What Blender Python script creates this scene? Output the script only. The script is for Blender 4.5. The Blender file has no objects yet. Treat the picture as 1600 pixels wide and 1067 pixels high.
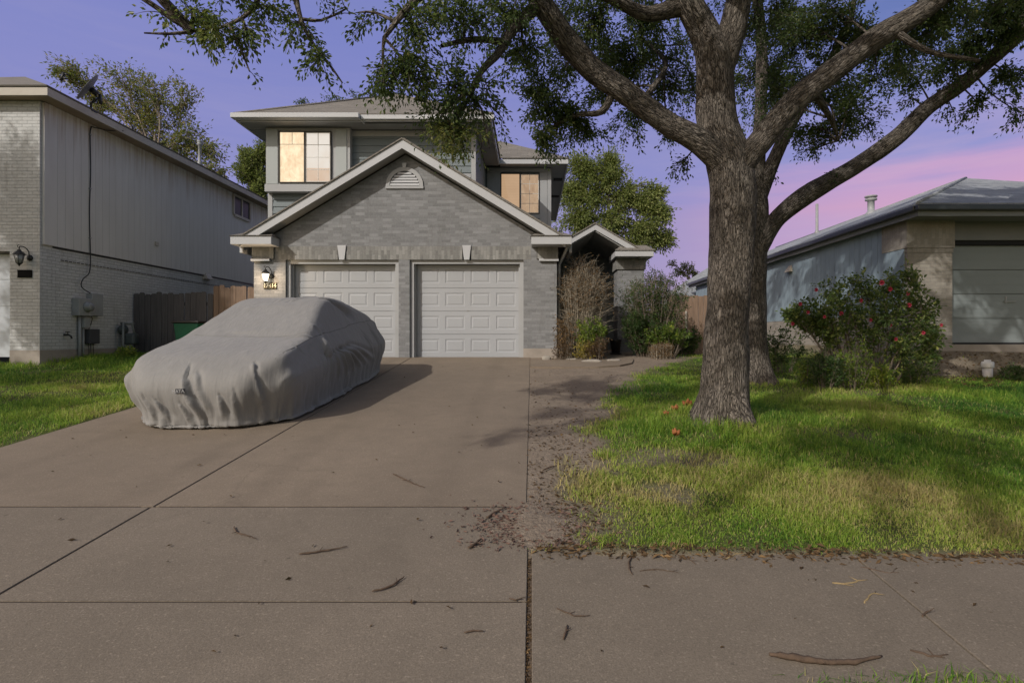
import bpy, math, random
import numpy as np
from mathutils import Vector, Matrix

random.seed(7)
rng = np.random.default_rng(11)
PI = math.pi
scene = bpy.context.scene
COL = scene.collection

# ---------------------------------------------------------------- survey
# camera stands in the street at the origin, 1.6 m up; W() gives the real
# place of a point sighted at (px, py) that lies Y metres down the street lot
F, CX, CY, CZ = 870.0, 831.0, 527.0, 1.6
SLOPE = 0.0888
def gz(y):
    if y < 0: return 0.02
    if y > 12.5: return 0.02 + SLOPE * 12.5
    return 0.02 + SLOPE * y
def gzn(y):
    return 0.02 + SLOPE * np.clip(y, 0, 12.5)
def W(px, py, Y):
    return Vector(((px - CX) / F * Y, Y, CZ - (py - CY) / F * Y))
def G(px, py):
    Y = 1.58 / ((py - CY) / F + SLOPE)
    return Vector(((px - CX) / F * Y, Y, gz(Y)))

# ---------------------------------------------------------------- numpy noise
def _hash(ix, iy, iz, seed):
    n = (ix * 374761393 + iy * 668265263 + iz * 1274126177 + seed * 974634777) & 0xffffffff
    n = ((n ^ (n >> 13)) * 1274126177) & 0xffffffff
    n = n ^ (n >> 16)
    return (n & 0xffff) / 65535.0
def vnoise(P, seed=0):
    P = np.asarray(P, float)
    if P.shape[-1] == 2:
        P = np.concatenate([P, np.zeros(P.shape[:-1] + (1,))], -1)
    i = np.floor(P).astype(np.int64); f = P - i; f = f * f * (3 - 2 * f)
    r = 0
    for dx in (0, 1):
        for dy in (0, 1):
            for dz in (0, 1):
                w = (f[..., 0] if dx else 1 - f[..., 0]) * (f[..., 1] if dy else 1 - f[..., 1]) * (f[..., 2] if dz else 1 - f[..., 2])
                r = r + w * _hash(i[..., 0] + dx, i[..., 1] + dy, i[..., 2] + dz, seed)
    return r
def fbm(P, seed=0, oct=3):
    P = np.asarray(P, float); s = 0; a = 0.5; t = 0
    for k in range(oct):
        s = s + a * vnoise(P * (2 ** k), seed + k); t += a; a *= .5
    return s / t
def sstep(a, b, x):
    t = np.clip((x - a) / (b - a), 0, 1); return t * t * (3 - 2 * t)

# ---------------------------------------------------------------- materials
class NT:
    def __init__(s, name):
        s.m = bpy.data.materials.new(name); s.m.use_nodes = True
        s.t = s.m.node_tree; s.t.nodes.clear()
        s.out = s.t.nodes.new('ShaderNodeOutputMaterial')
    def n(s, typ, inp=None, **props):
        nd = s.t.nodes.new(typ)
        for k, v in props.items(): setattr(nd, k, v)
        for k, v in (inp or {}).items(): s.set(nd, k, v)
        return nd
    def set(s, nd, k, v):
        sock = nd.inputs[k]
        if isinstance(v, bpy.types.NodeSocket): s.t.links.new(v, sock)
        elif isinstance(v, (tuple, list)) and len(v) == 3 and sock.type == 'RGBA': sock.default_value = (*v, 1)
        else: sock.default_value = v
    def math(s, op, a, b=None, c=None, clamp=False):
        nd = s.n('ShaderNodeMath', operation=op, use_clamp=clamp)
        s.set(nd, 0, a)
        if b is not None: s.set(nd, 1, b)
        if c is not None: s.set(nd, 2, c)
        return nd.outputs[0]
    def mix(s, f, a, b, blend='MIX'):
        nd = s.n('ShaderNodeMix', data_type='RGBA', blend_type=blend)
        s.set(nd, 0, f); s.set(nd, 6, a); s.set(nd, 7, b)
        return nd.outputs[2]
    def noise(s, vec, scale, detail=4, rough=.55, dist=0):
        nd = s.n('ShaderNodeTexNoise', {'Scale': scale, 'Detail': detail, 'Roughness': rough, 'Distortion': dist})
        if vec is not None: s.set(nd, 'Vector', vec)
        return nd.outputs['Fac']
    def ramp(s, f, stops, interp='LINEAR'):
        nd = s.n('ShaderNodeValToRGB'); r = nd.color_ramp; r.interpolation = interp
        while len(r.elements) > 1: r.elements.remove(r.elements[-1])
        for i, (p, c) in enumerate(stops):
            e = r.elements[0] if i == 0 else r.elements.new(p)
            e.position = p
            e.color = (*c, 1) if isinstance(c, (tuple, list)) else (c, c, c, 1)
        s.set(nd, 0, f); return nd.outputs[0]
    def mapr(s, f, a, b, c, d):
        nd = s.n('ShaderNodeMapRange', {'Value': f, 'From Min': a, 'From Max': b, 'To Min': c, 'To Max': d}); return nd.outputs[0]
    def pos(s): return s.n('ShaderNodeNewGeometry').outputs['Position']
    def scale(s, vec, sc):
        nd = s.n('ShaderNodeVectorMath', operation='MULTIPLY'); s.set(nd, 0, vec); nd.inputs[1].default_value = sc; return nd.outputs[0]
    def bump(s, h, strength=.3, dist=.01, normal=None):
        nd = s.n('ShaderNodeBump', {'Strength': strength, 'Distance': dist, 'Height': h})
        if normal is not None: s.set(nd, 'Normal', normal)
        return nd.outputs[0]
    def bsdf(s, color, rough=.7, normal=None, spec=.3, **kw):
        nd = s.n('ShaderNodeBsdfPrincipled', {'Base Color': color, 'Roughness': rough, 'Specular IOR Level': spec})
        for k, v in kw.items(): s.set(nd, k.replace('_', ' '), v)
        if normal is not None: s.set(nd, 'Normal', normal)
        s.t.links.new(nd.outputs[0], s.out.inputs[0]); return nd
    def wallvec(s):
        """u along the wall, v up, whichever way the wall faces"""
        g = s.n('ShaderNodeNewGeometry'); p = s.n('ShaderNodeSeparateXYZ', {0: g.outputs['Position']})
        nn = s.n('ShaderNodeSeparateXYZ', {0: g.outputs['True Normal']})
        fx = s.math('GREATER_THAN', s.math('ABSOLUTE', nn.outputs[0]), s.math('ABSOLUTE', nn.outputs[1]))
        u = s.n('ShaderNodeMix', {0: fx, 2: p.outputs[0], 3: p.outputs[1]}).outputs[0]
        return u, p.outputs[2]

def M(name, col, rough=.7, var=.2, scale=3, bump=.15, bscale=80, spec=.3, stretch=(1, 1, 1), metal=0, dirt=None, dirtamt=.35):
    s = NT(name); p = s.scale(s.pos(), stretch)
    a = s.noise(p, scale, 5, .6)
    c = s.mix(s.mapr(a, .25, .75, 0, 1), tuple(x * (1 - var) for x in col), tuple(min(x * (1 + var), 1) for x in col))
    if dirt:
        d = s.noise(p, scale * .37, 6, .65, .4)
        c = s.mix(s.mapr(d, .5, .75, 0, dirtamt), c, dirt)
    b = s.noise(p, bscale, 3, .6)
    nb = s.bump(b, bump, .01) if bump else None
    s.bsdf(c, s.mapr(a, .2, .8, max(rough - .1, .05), min(rough + .1, 1)), nb, spec, Metallic=metal)
    return s.m

def brick_mat(name, c1, c2, mortar, bw=.203, rh=.0677, soldier=False, light=None, dirt=(.08, .07, .06), bstr=.5):
    s = NT(name); u, v = s.wallvec()
    vec = s.n('ShaderNodeCombineXYZ', {0: v if soldier else u, 1: u if soldier else v, 2: 0}).outputs[0]
    b = s.n('ShaderNodeTexBrick', {'Vector': vec, 'Color1': c1, 'Color2': c2, 'Mortar': mortar, 'Scale': 1.0,
        'Mortar Size': .006, 'Mortar Smooth': .3, 'Bias': -.05, 'Brick Width': bw, 'Row Height': rh}, offset=.5)
    # a second brick lattice in exact register picks out the odd pale brick
    b2 = s.n('ShaderNodeTexBrick', {'Vector': vec, 'Color1': (0, 0, 0), 'Color2': (1, 1, 1), 'Mortar': (0, 0, 0), 'Scale': 1.0,
        'Mortar Size': .006, 'Mortar Smooth': .3, 'Bias': -.55, 'Brick Width': bw, 'Row Height': rh}, offset=.5)
    c = s.mix(s.math('MULTIPLY', s.math('POWER', b2.outputs['Color'], 3.0), .8), b.outputs['Color'], light or c2)
    p = s.pos()
    n1 = s.noise(p, 1.3, 5, .6); n2 = s.noise(p, 26, 3, .6)
    c = s.mix(s.mapr(n1, .3, .7, 0, .3), c, tuple(x * .72 for x in c1))
    c = s.mix(s.mapr(n2, .4, .75, 0, .22), c, tuple(min(1, x * 1.35) for x in c2))
    d = s.noise(s.scale(p, (3, 3, .6)), 1.5, 6, .7)
    c = s.mix(s.mapr(d, .55, .8, 0, .45), c, dirt)
    h = s.math('ADD', s.math('MULTIPLY', b.outputs['Fac'], -1.0), s.math('MULTIPLY', n2, .5))
    s.bsdf(c, .85, s.bump(h, bstr, .012), .2)
    return s.m

def shingle_mat(name, c1, c2, dz=.075):
    s = NT(name); u, v = s.wallvec()
    vec = s.n('ShaderNodeCombineXYZ', {0: u, 1: v, 2: 0}).outputs[0]
    b = s.n('ShaderNodeTexBrick', {'Vector': vec, 'Color1': c1, 'Color2': c2, 'Mortar': tuple(x * .35 for x in c1), 'Scale': 1.0,
        'Mortar Size': .005, 'Mortar Smooth': .6, 'Bias': 0.0, 'Brick Width': .33, 'Row Height': dz}, offset=.37)
    p = s.pos(); n = s.noise(p, 2.2, 5, .65); n2 = s.noise(p, 150, 2, .6)
    c = s.mix(s.mapr(n, .3, .7, 0, .5), b.outputs['Color'], tuple(x * .7 for x in c1))
    c = s.mix(s.mapr(n2, .35, .7, 0, .35), c, tuple(x * 1.5 for x in c2))
    h = s.math('ADD', s.math('MULTIPLY', b.outputs['Fac'], -1.0), s.math('MULTIPLY', n2, .4))
    s.bsdf(c, .9, s.bump(h, .5, .01), .15)
    return s.m

def concrete_mat(name, base, warm, speck=.5, tracks=False):
    s = NT(name); p = s.pos()
    n1 = s.noise(p, .55, 6, .6); n2 = s.noise(p, 5, 5, .65); n3 = s.noise(p, 120, 3, .7); n4 = s.noise(s.scale(p, (1.5, 7, 1)), .8, 5, .6)
    c = s.mix(s.mapr(n1, .3, .7, 0, 1), tuple(x * .90 for x in base), warm)
    st = s.noise(p, .9, 7, .68, .8); c = s.mix(s.mapr(st, .55, .72, 0, .32), c, tuple(x * .6 for x in base))
    c = s.mix(s.mapr(s.noise(p, 2.1, 6, .7, .5), .60, .74, 0, .22), c, tuple(min(1, x * 1.3) for x in warm))
    if tracks:      # faint tyre paths worn into each lane
        xx = s.n('ShaderNodeSeparateXYZ', {0: p}).outputs[0]
        for tx in (-2.15, -.72, -4.45, -3.0):
            dxx = s.math('ABSOLUTE', s.math('ADD', xx, s.math('ADD', -tx, s.math('MULTIPLY', s.math('SUBTRACT', n2, .5), .12))))
            c = s.mix(s.math('MULTIPLY', s.mapr(dxx, .05, .17, 1, 0), s.mapr(st, .3, .6, .05, .22)), c, tuple(x * .55 for x in base))
    c = s.mix(s.mapr(n2, .35, .7, 0, .28), c, tuple(x * .62 for x in base))
    c = s.mix(s.mapr(n4, .55, .75, 0, .3), c, tuple(x * .66 for x in warm))
    c = s.mix(s.mapr(n3, .4, .62, 0, speck), c, tuple(x * .45 for x in base))
    c = s.mix(s.mapr(s.noise(p, 70, 2, .5), .6, .72, 0, speck * .9), c, tuple(min(1, x * 1.7) for x in base))
    v = s.n('ShaderNodeTexVoronoi', {'Vector': p, 'Scale': 3.1}, feature='F1').outputs['Distance']
    c = s.mix(s.mapr(v, .01, .06, .6, 0), c, tuple(x * .3 for x in base))
    crack = s.n('ShaderNodeTexVoronoi', {'Vector': s.n('ShaderNodeVectorMath', {0: p, 1: s.scale(s.n('ShaderNodeTexNoise', {'Vector': p, 'Scale': 2.0, 'Detail': 5.0}).outputs['Color'], (.5, .5, .5))}, operation='ADD').outputs[0], 'Scale': .33}, feature='DISTANCE_TO_EDGE').outputs['Distance']
    ck = s.mapr(crack, .0, .0035, 1, 0)
    c = s.mix(s.math('MULTIPLY', ck, s.mapr(n1, .45, .6, 0, .28)), c, tuple(x * .4 for x in base))
    s.bsdf(c, .88, s.bump(s.math('ADD', n3, s.math('MULTIPLY', n2, .6)), .35, .006), .2)
    return s.m

def leaf_mat(name, stops, trans=.35, rough=.5, spec=.35):
    s = NT(name)
    a = s.n('ShaderNodeAttribute', attribute_name='rnd').outputs['Fac']
    c = s.ramp(a, stops)
    pr = s.n('ShaderNodeBsdfPrincipled', {'Base Color': c, 'Roughness': rough, 'Specular IOR Level': spec})
    tr = s.n('ShaderNodeBsdfTranslucent', {'Color': s.mix(.5, c, (.16, .2, .03), 'ADD')})
    mx = s.n('ShaderNodeMixShader', {0: trans, 1: pr.outputs[0], 2: tr.outputs[0]})
    s.t.links.new(mx.outputs[0], s.out.inputs[0])
    return s.m

def bark_mat(name, dark, light, warm, k=1.0):
    s = NT(name); a = s.n('ShaderNodeAttribute', attribute_name='bk').outputs['Vector']
    v = s.scale(a, (1, 1, .2))
    w = s.n('ShaderNodeTexNoise', {'Vector': v, 'Scale': 7.0 * k, 'Detail': 4.0}).outputs['Color']
    vv = s.n('ShaderNodeVectorMath', {0: v, 1: s.scale(w, (.17, .17, .12))}, operation='ADD').outputs[0]
    e = s.n('ShaderNodeTexVoronoi', {'Vector': vv, 'Scale': 24.0 * k}, feature='DISTANCE_TO_EDGE').outputs['Distance']
    e2 = s.n('ShaderNodeTexVoronoi', {'Vector': vv, 'Scale': 52.0 * k}, feature='DISTANCE_TO_EDGE').outputs['Distance']
    n = s.noise(v, 60 * k, 4, .65); big = s.noise(a, 3.0, 4, .6)
    e = s.math('MULTIPLY', e, s.mapr(s.noise(a, 5.0, 3, .6), .3, .7, .35, 1.5))
    ridge = s.math('ADD', s.math('MULTIPLY', s.mapr(e, 0, .25, 0, 1), .5), s.math('ADD', s.math('MULTIPLY', s.mapr(e2, 0, .2, 0, 1), .3), s.math('MULTIPLY', n, .45)))
    c = s.ramp(ridge, [(.15, dark), (.55, tuple((x + y) / 2 for x, y in zip(dark, light))), (1.0, light)])
    c = s.mix(s.mapr(big, .35, .7, 0, .6), c, warm, 'MIX')
    c = s.mix(s.mapr(ridge, .12, .62, .85, 0), c, dark)
    s.bsdf(c, .92, s.bump(ridge, 1.0, .035), .12)
    return s.m

# ---------------------------------------------------------------- mesh builders
class MB:
    def __init__(s): s.v = []; s.f = []; s.sm = []
    def add(s, vs, fs, smooth=False):
        o = len(s.v); s.v += [tuple(p) for p in vs]
        for f in fs: s.f.append([i + o for i in f]); s.sm.append(smooth)
        return s
    def box(s, x0, x1, y0, y1, z0, z1):
        x0, x1 = min(x0, x1), max(x0, x1); y0, y1 = min(y0, y1), max(y0, y1); z0, z1 = min(z0, z1), max(z0, z1)
        v = [(x0, y0, z0), (x1, y0, z0), (x1, y1, z0), (x0, y1, z0), (x0, y0, z1), (x1, y0, z1), (x1, y1, z1), (x0, y1, z1)]
        return s.add(v, [(0, 3, 2, 1), (4, 5, 6, 7), (0, 1, 5, 4), (1, 2, 6, 5), (2, 3, 7, 6), (3, 0, 4, 7)])
    def obox(s, c, ax, ay, az, hx, hy, hz):
        c = Vector(c); ax, ay, az = Vector(ax).normalized() * hx, Vector(ay).normalized() * hy, Vector(az).normalized() * hz
        v = [c - ax - ay - az, c + ax - ay - az, c + ax + ay - az, c - ax + ay - az, c - ax - ay + az, c + ax - ay + az, c + ax + ay + az, c - ax + ay + az]
        return s.add(v, [(0, 3, 2, 1), (4, 5, 6, 7), (0, 1, 5, 4), (1, 2, 6, 5), (2, 3, 7, 6), (3, 0, 4, 7)])
    def ext(s, poly, axis, a, b):
        """extrude a 2-D polygon: axis 'y' takes (x,z), 'x' takes (y,z), 'z' takes (x,y)"""
        def pt(p, t):
            return (p[0], t, p[1]) if axis == 'y' else (t, p[0], p[1]) if axis == 'x' else (p[0], p[1], t)
        n = len(poly); area = sum(poly[i][0] * poly[(i + 1) % n][1] - poly[(i + 1) % n][0] * poly[i][1] for i in range(n))
        if area < 0: poly = poly[::-1]
        v = [pt(p, a) for p in poly] + [pt(p, b) for p in poly]
        fl = (axis == 'y') != (b < a)
        fs = [tuple(range(n))[::-1], tuple(range(n, 2 * n))] + [(i, (i + 1) % n, n + (i + 1) % n, n + i) for i in range(n)]
        if fl: fs = [tuple(f)[::-1] for f in fs]
        return s.add(v, fs)
    def slab(s, q, th):
        """a flat plate: quad/tri q (counter-clockwise from above), th thick downward along its normal"""
        q = [Vector(p) for p in q]; n = (q[1] - q[0]).cross(q[2] - q[0]).normalized() * th; k = len(q)
        v = q + [p - n for p in q]
        return s.add(v, [tuple(range(k)), tuple(range(k, 2 * k))[::-1]] + [(i, k + i, k + (i + 1) % k, (i + 1) % k) for i in range(k)])
    def quad(s, *p): return s.add(p, [tuple(range(len(p)))])
    def tube(s, pts, r, seg=8, smooth=True, cap=True):
        pts = [Vector(p) for p in pts]; n = len(pts); rs = r if isinstance(r, (list, tuple)) else [r] * n
        T = [(pts[min(i + 1, n - 1)] - pts[max(i - 1, 0)]).normalized() for i in range(n)]
        up = Vector((0, 0, 1)) if abs(T[0].z) < .9 else Vector((1, 0, 0)); a = T[0].cross(up).normalized()
        vs = []
        for i in range(n):
            a = (a - T[i] * a.dot(T[i])).normalized(); b = T[i].cross(a)
            for k in range(seg):
                t = 2 * PI * k / seg; vs.append(pts[i] + (a * math.cos(t) + b * math.sin(t)) * rs[i])
        fs = [(i * seg + k, i * seg + (k + 1) % seg, (i + 1) * seg + (k + 1) % seg, (i + 1) * seg + k) for i in range(n - 1) for k in range(seg)]
        s.add(vs, fs, smooth)
        if cap:
            o = len(s.v) - len(vs)
            s.f.append([o + k for k in range(seg)][::-1]); s.sm.append(False)
            s.f.append([o + (n - 1) * seg + k for k in range(seg)]); s.sm.append(False)
        return s
    def lathe(s, prof, c=(0, 0, 0), seg=16, smooth=True, R=None):
        vs = []
        for (r, z) in prof:
            for k in range(seg):
                t = 2 * PI * k / seg; p = Vector((r * math.cos(t), r * math.sin(t), z))
                if R is not None: p = R @ p
                vs.append(p + Vector(c))
        n = len(prof)
        fs = [(i * seg + k, i * seg + (k + 1) % seg, (i + 1) * seg + (k + 1) % seg, (i + 1) * seg + k) for i in range(n - 1) for k in range(seg)]
        s.add(vs, fs, smooth)
        o = len(s.v) - len(vs)
        s.f.append([o + k for k in range(seg)][::-1]); s.sm.append(False)
        s.f.append([o + (n - 1) * seg + k for k in range(seg)]); s.sm.append(False)
        return s
    def build(s, name, m, parent=None, bevel=0):
        off = world_loc(parent) if parent is not None else Vector((0, 0, 0))
        me = bpy.data.meshes.new(name); me.from_pydata([(p[0] - off.x, p[1] - off.y, p[2] - off.z) for p in s.v], [], s.f)
        me.polygons.foreach_set('use_smooth', s.sm); me.update()
        o = bpy.data.objects.new(name, me); COL.objects.link(o)
        if m is not None: me.materials.append(m)
        if parent is not None: o.parent = parent
        if bevel:
            b = o.modifiers.new('bevel', 'BEVEL'); b.width = bevel; b.segments = 2; b.limit_method = 'ANGLE'; b.angle_limit = math.radians(40)
        return o

def world_loc(o):
    l = Vector((0, 0, 0))
    while o is not None: l = l + o.location; o = o.parent
    return l
def tag(o, label=None, cat=None, group=None, kind=None):
    if label: o['label'] = label
    if cat: o['category'] = cat
    if group: o['group'] = group
    if kind: o['kind'] = kind
    return o
def thing(name, label, cat, loc, group=None):
    o = bpy.data.objects.new(name, None); COL.objects.link(o); o.location = loc; o.empty_display_size = .2
    return tag(o, label, cat, group)

def np_mesh(name, V, polys, m, parent=None, attrs=None, smooth=True):
    """polys: list of (n,k) index arrays"""
    off = np.array(world_loc(parent)) if parent is not None else np.zeros(3)
    me = bpy.data.meshes.new(name); V = np.asarray(V, np.float64) - off
    me.vertices.add(len(V)); me.vertices.foreach_set('co', V.astype(np.float32).ravel())
    polys = [np.asarray(p, np.int32) for p in polys if len(p)]
    loops = np.concatenate([p.ravel() for p in polys]); tot = np.concatenate([np.full(len(p), p.shape[1], np.int32) for p in polys])
    start = np.concatenate([[0], np.cumsum(tot)[:-1]]).astype(np.int32)
    me.loops.add(len(loops)); me.loops.foreach_set('vertex_index', loops)
    me.polygons.add(len(tot)); me.polygons.foreach_set('loop_start', start)
    try: me.polygons.foreach_set('loop_total', tot)
    except Exception: pass
    me.polygons.foreach_set('use_smooth', np.full(len(tot), smooth))
    for k, a in (attrs or {}).items():
        a = np.asarray(a, np.float32)
        if a.ndim == 1: at = me.attributes.new(k, 'FLOAT', 'POINT'); at.data.foreach_set('value', a)
        else: at = me.attributes.new(k, 'FLOAT_VECTOR', 'POINT'); at.data.foreach_set('vector', a.ravel())
    me.update(calc_edges=True)
    o = bpy.data.objects.new(name, me); COL.objects.link(o)
    if m is not None: me.materials.append(m)
    if parent is not None: o.parent = parent
    return o

def text_mesh(name, body, size, m, parent, loc, rot=(PI / 2, 0, 0), depth=.004):
    cu = bpy.data.curves.new(name, 'FONT'); cu.body = body; cu.size = size; cu.extrude = depth
    cu.align_x = 'CENTER'; cu.align_y = 'CENTER'
    t = bpy.data.objects.new(name + '_src', cu); COL.objects.link(t)
    bpy.context.view_layer.update()
    me = bpy.data.meshes.new_from_object(t.evaluated_get(bpy.context.evaluated_depsgraph_get()))
    bpy.data.objects.remove(t)
    o = bpy.data.objects.new(name, me); COL.objects.link(o); me.materials.clear(); me.materials.append(m)
    o.parent = parent; o.location = Vector(loc) - world_loc(parent); o.rotation_euler = rot
    return o

# ---------------------------------------------------------------- plants
def catmull(ctrl, step):
    P = [np.array([*c[0], c[1]]) for c in ctrl]
    P = [2 * P[0] - P[1]] + P + [2 * P[-1] - P[-2]]
    out = []
    for i in range(1, len(P) - 2):
        n = max(2, int(np.linalg.norm(P[i + 1][:3] - P[i][:3]) / step))
        for t in np.linspace(0, 1, n, endpoint=False):
            out.append(.5 * ((2 * P[i]) + (-P[i - 1] + P[i + 1]) * t + (2 * P[i - 1] - 5 * P[i] + 4 * P[i + 1] - P[i + 2]) * t * t + (-P[i - 1] + 3 * P[i] - 3 * P[i + 1] + P[i + 2]) * t ** 3))
    out.append(P[-2]); return np.array(out)

class Plant:
    def __init__(s, seed=1):
        s.r = np.random.default_rng(seed); s.V = []; s.B = []; s.F = []; s.n = 0; s.skel = []; s.L = []
    def tube(s, pts, rad, seg, rough=0.0, flare=0.0, z0=0):
        pts = np.asarray(pts, float); n = len(pts); rad = np.asarray(rad, float)
        T = np.gradient(pts, axis=0); T /= np.linalg.norm(T, axis=1)[:, None] + 1e-9
        up = np.array([1., 0, 0]) if abs(T[0][2]) > .8 else np.array([0, 0, 1.]); a = np.cross(T[0], up); a /= np.linalg.norm(a)
        L = np.concatenate([[0], np.cumsum(np.linalg.norm(np.diff(pts, axis=0), axis=1))]) + s.r.uniform(0, 50)
        th = np.arange(seg) * 2 * PI / seg; ct, st = np.cos(th), np.sin(th)
        V = np.zeros((n, seg, 3)); B = np.zeros((n, seg, 3)); o = s.r.uniform(-20, 20, 2)
        for i in range(n):
            a = a - T[i] * a.dot(T[i]); a /= np.linalg.norm(a); b = np.cross(T[i], a)
            B[i, :, 0] = ct * rad[i] + o[0]; B[i, :, 1] = st * rad[i] + o[1]; B[i, :, 2] = L[i]
            V[i] = ct[:, None] * a + st[:, None] * b
        rr = rad[:, None] * np.ones((1, seg))
        if rough:
            lump = fbm(B * np.array([5, 5, 1.8]), 3, 3) - .5
            fine = np.abs(fbm(B * np.array([24, 24, 6]), 9, 2) - .5) * 2
            rr = rr * (1 + rough * 1.6 * lump) + rough * .16 * (fine - .3) * np.minimum(rad, .3)[:, None]
        if flare:
            hgt = np.clip((pts[:, 2] - z0) / .55, 0, 1)[:, None]
            lob = .55 + .45 * np.cos(th * 5 + .7)[None] + .25 * np.cos(th * 3 + 2)[None]
            rr = rr * (1 + flare * (1 - hgt) ** 2.5 * lob)
        V = pts[:, None, :] + V * rr[..., None]
        i0 = s.n + (np.arange(n - 1) * seg)[:, None]; k = np.arange(seg)[None]; k1 = (k + 1) % seg
        s.F.append(np.stack([i0 + k, i0 + k1, i0 + seg + k1, i0 + seg + k], -1).reshape(-1, 4))
        s.V.append(V.reshape(-1, 3)); s.B.append(B.reshape(-1, 3)); s.n += n * seg
    def limb(s, ctrl, seg=12, step=.12, rough=0.0, flare=0, z0=0, skel=True):
        c = catmull(ctrl, step); s.tube(c[:, :3], c[:, 3], seg, rough, flare, z0)
        if skel: s.skel.append(c)
        return c
    def leaves(s, P, D, size, rnd, width=.42):
        s.L.append((np.asarray(P), np.asarray(D), np.asarray(size), np.asarray(rnd), width))
    def twig(s, a, b, r0, r1, nleaf, size, spread=.06, sag=.0, seg=4, n=5, start=.25, bare=False, rb=0.5, width=.42, wig=.12):
        a = np.asarray(a, float); b = np.asarray(b, float); d = b - a; Ln = np.linalg.norm(d) + 1e-6
        mid = (a + b) / 2 + s.r.normal(0, wig * Ln, 3) + np.array([0, 0, .12 * Ln]); t = np.linspace(0, 1, n)[:, None]
        pts = (1 - t) ** 2 * a + 2 * t * (1 - t) * mid + t * t * b; pts[:, 2] -= (t[:, 0] ** 2) * sag
        if r0 > 0: s.tube(pts, np.linspace(r0, r1, n), seg)
        if nleaf:
            u = s.r.uniform(start, 1.03, nleaf); i = np.clip((u * (n - 1)).astype(int), 0, n - 2); fr = (u * (n - 1) - i)[:, None]
            P = pts[i] * (1 - fr) + pts[i + 1] * fr; tg = pts[i + 1] - pts[i]; tg /= np.linalg.norm(tg, axis=1)[:, None] + 1e-9
            rd = s.r.normal(0, 1, (nleaf, 3)); rd /= np.linalg.norm(rd, axis=1)[:, None]
            D = tg * .55 + rd * .8; D[:, 2] -= .25; D /= np.linalg.norm(D, axis=1)[:, None]
            P = P + rd * s.r.uniform(0, spread, (nleaf, 1))
            s.leaves(P, D, size * s.r.uniform(.6, 1.25, nleaf), np.clip(rb + s.r.normal(0, .22, nleaf), 0, 1), width)
        return pts
    def near(s, c):
        A = np.concatenate([k for k in s.skel]); return A[np.argmin(np.linalg.norm(A[:, :3] - np.asarray(c), axis=1))]
    def blob(s, c, rad, ntw, nl, size, attach=None, sag=.08, rb=.5, br=.02, spread=.06, width=.42, wood=True):
        c = np.array(c, float); rad = np.array(rad if hasattr(rad, '__len__') else (rad,) * 3, float)
        at = np.array(attach, float) if attach is not None else s.near(c)[:3]
        d = np.linalg.norm(c - at); pts = [at]
        if wood:
            m = (at + c) / 2 + s.r.normal(0, .08 * d, 3) + np.array([0, 0, .08 * d])
            pts = s.limb([(at, br), (m, br * .75), (c, br * .4)], 6, .15, skel=False)[:, :3]
        for k in range(ntw):
            q = s.r.normal(0, 1, 3); q /= np.linalg.norm(q); q = c + q * rad * s.r.uniform(.15, 1) ** .6
            h = pts[int(len(pts) * s.r.uniform(.45, .999))] if wood else c + (q - c) * .2
            s.twig(h, q, br * .28 if wood else 0, br * .1, nl, size, spread, sag * s.r.uniform(.3, 1.5), rb=np.clip(rb + s.r.normal(0, .1), 0, 1), width=width)
    def build_wood(s, name, m, parent):
        if not s.V: return None
        return np_mesh(name, np.concatenate(s.V), [np.concatenate(s.F)], m, parent, {'bk': np.concatenate(s.B)})
    def build_leaves(s, name, m, parent):
        VV = []; RR = []
        for P, D, S, R, wd in s.L:
            n = len(P); up = s.r.normal(0, .6, (n, 3)); up[:, 2] += .8
            sd = np.cross(D, up); sd /= np.linalg.norm(sd, axis=1)[:, None] + 1e-9; nn = np.cross(sd, D)
            S = S[:, None]; base = P; tip = P + D * S; mid = P + D * S * .5
            l = mid + sd * S * wd * .5 + nn * S * .1; r = mid - sd * S * wd * .5 + nn * S * .1
            V = np.stack([base, r, tip - nn * S * .06, l], 1); VV.append(V.reshape(-1, 3)); RR.append(np.repeat(R, 4))
        V = np.concatenate(VV); R = np.concatenate(RR); n = len(V) // 4; i = np.arange(n)[:, None] * 4
        return np_mesh(name, V, [np.concatenate([i + np.array([[0, 1, 2]]), i + np.array([[0, 2, 3]])])], m, parent, {'rnd': R}, smooth=False)
# ---------------------------------------------------------------- camera, light, sky
EXPO = -0.2
cam_d = bpy.data.cameras.new('camera'); cam = bpy.data.objects.new('camera', cam_d); COL.objects.link(cam)
cam.location = (0, 0, CZ); cam.rotation_euler = (PI / 2, 0, 0)
cam_d.sensor_width = 36; cam_d.lens = F / 1600 * 36
cam_d.shift_x = -(CX - 800) / 1600; cam_d.shift_y = -(533.5 - CY) / 1600
cam_d.clip_end = 3000; cam_d.clip_start = .05
scene.camera = cam

SUN = Vector((-.85, -1.0, .85)).normalized()
sd = bpy.data.lights.new('sun', 'SUN'); sd.energy = 3.1; sd.angle = math.radians(.6); sd.color = (1.0, .958, .895)
so = bpy.data.objects.new('sun', sd); COL.objects.link(so); so.rotation_euler = SUN.to_track_quat('Z', 'Y').to_euler(); so.location = (-20, -20, 25)

scene.view_settings.view_transform = 'Standard'; scene.view_settings.look = 'None'
scene.view_settings.exposure = EXPO; scene.view_settings.gamma = 1; scene.view_settings.use_curve_mapping = False

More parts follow.
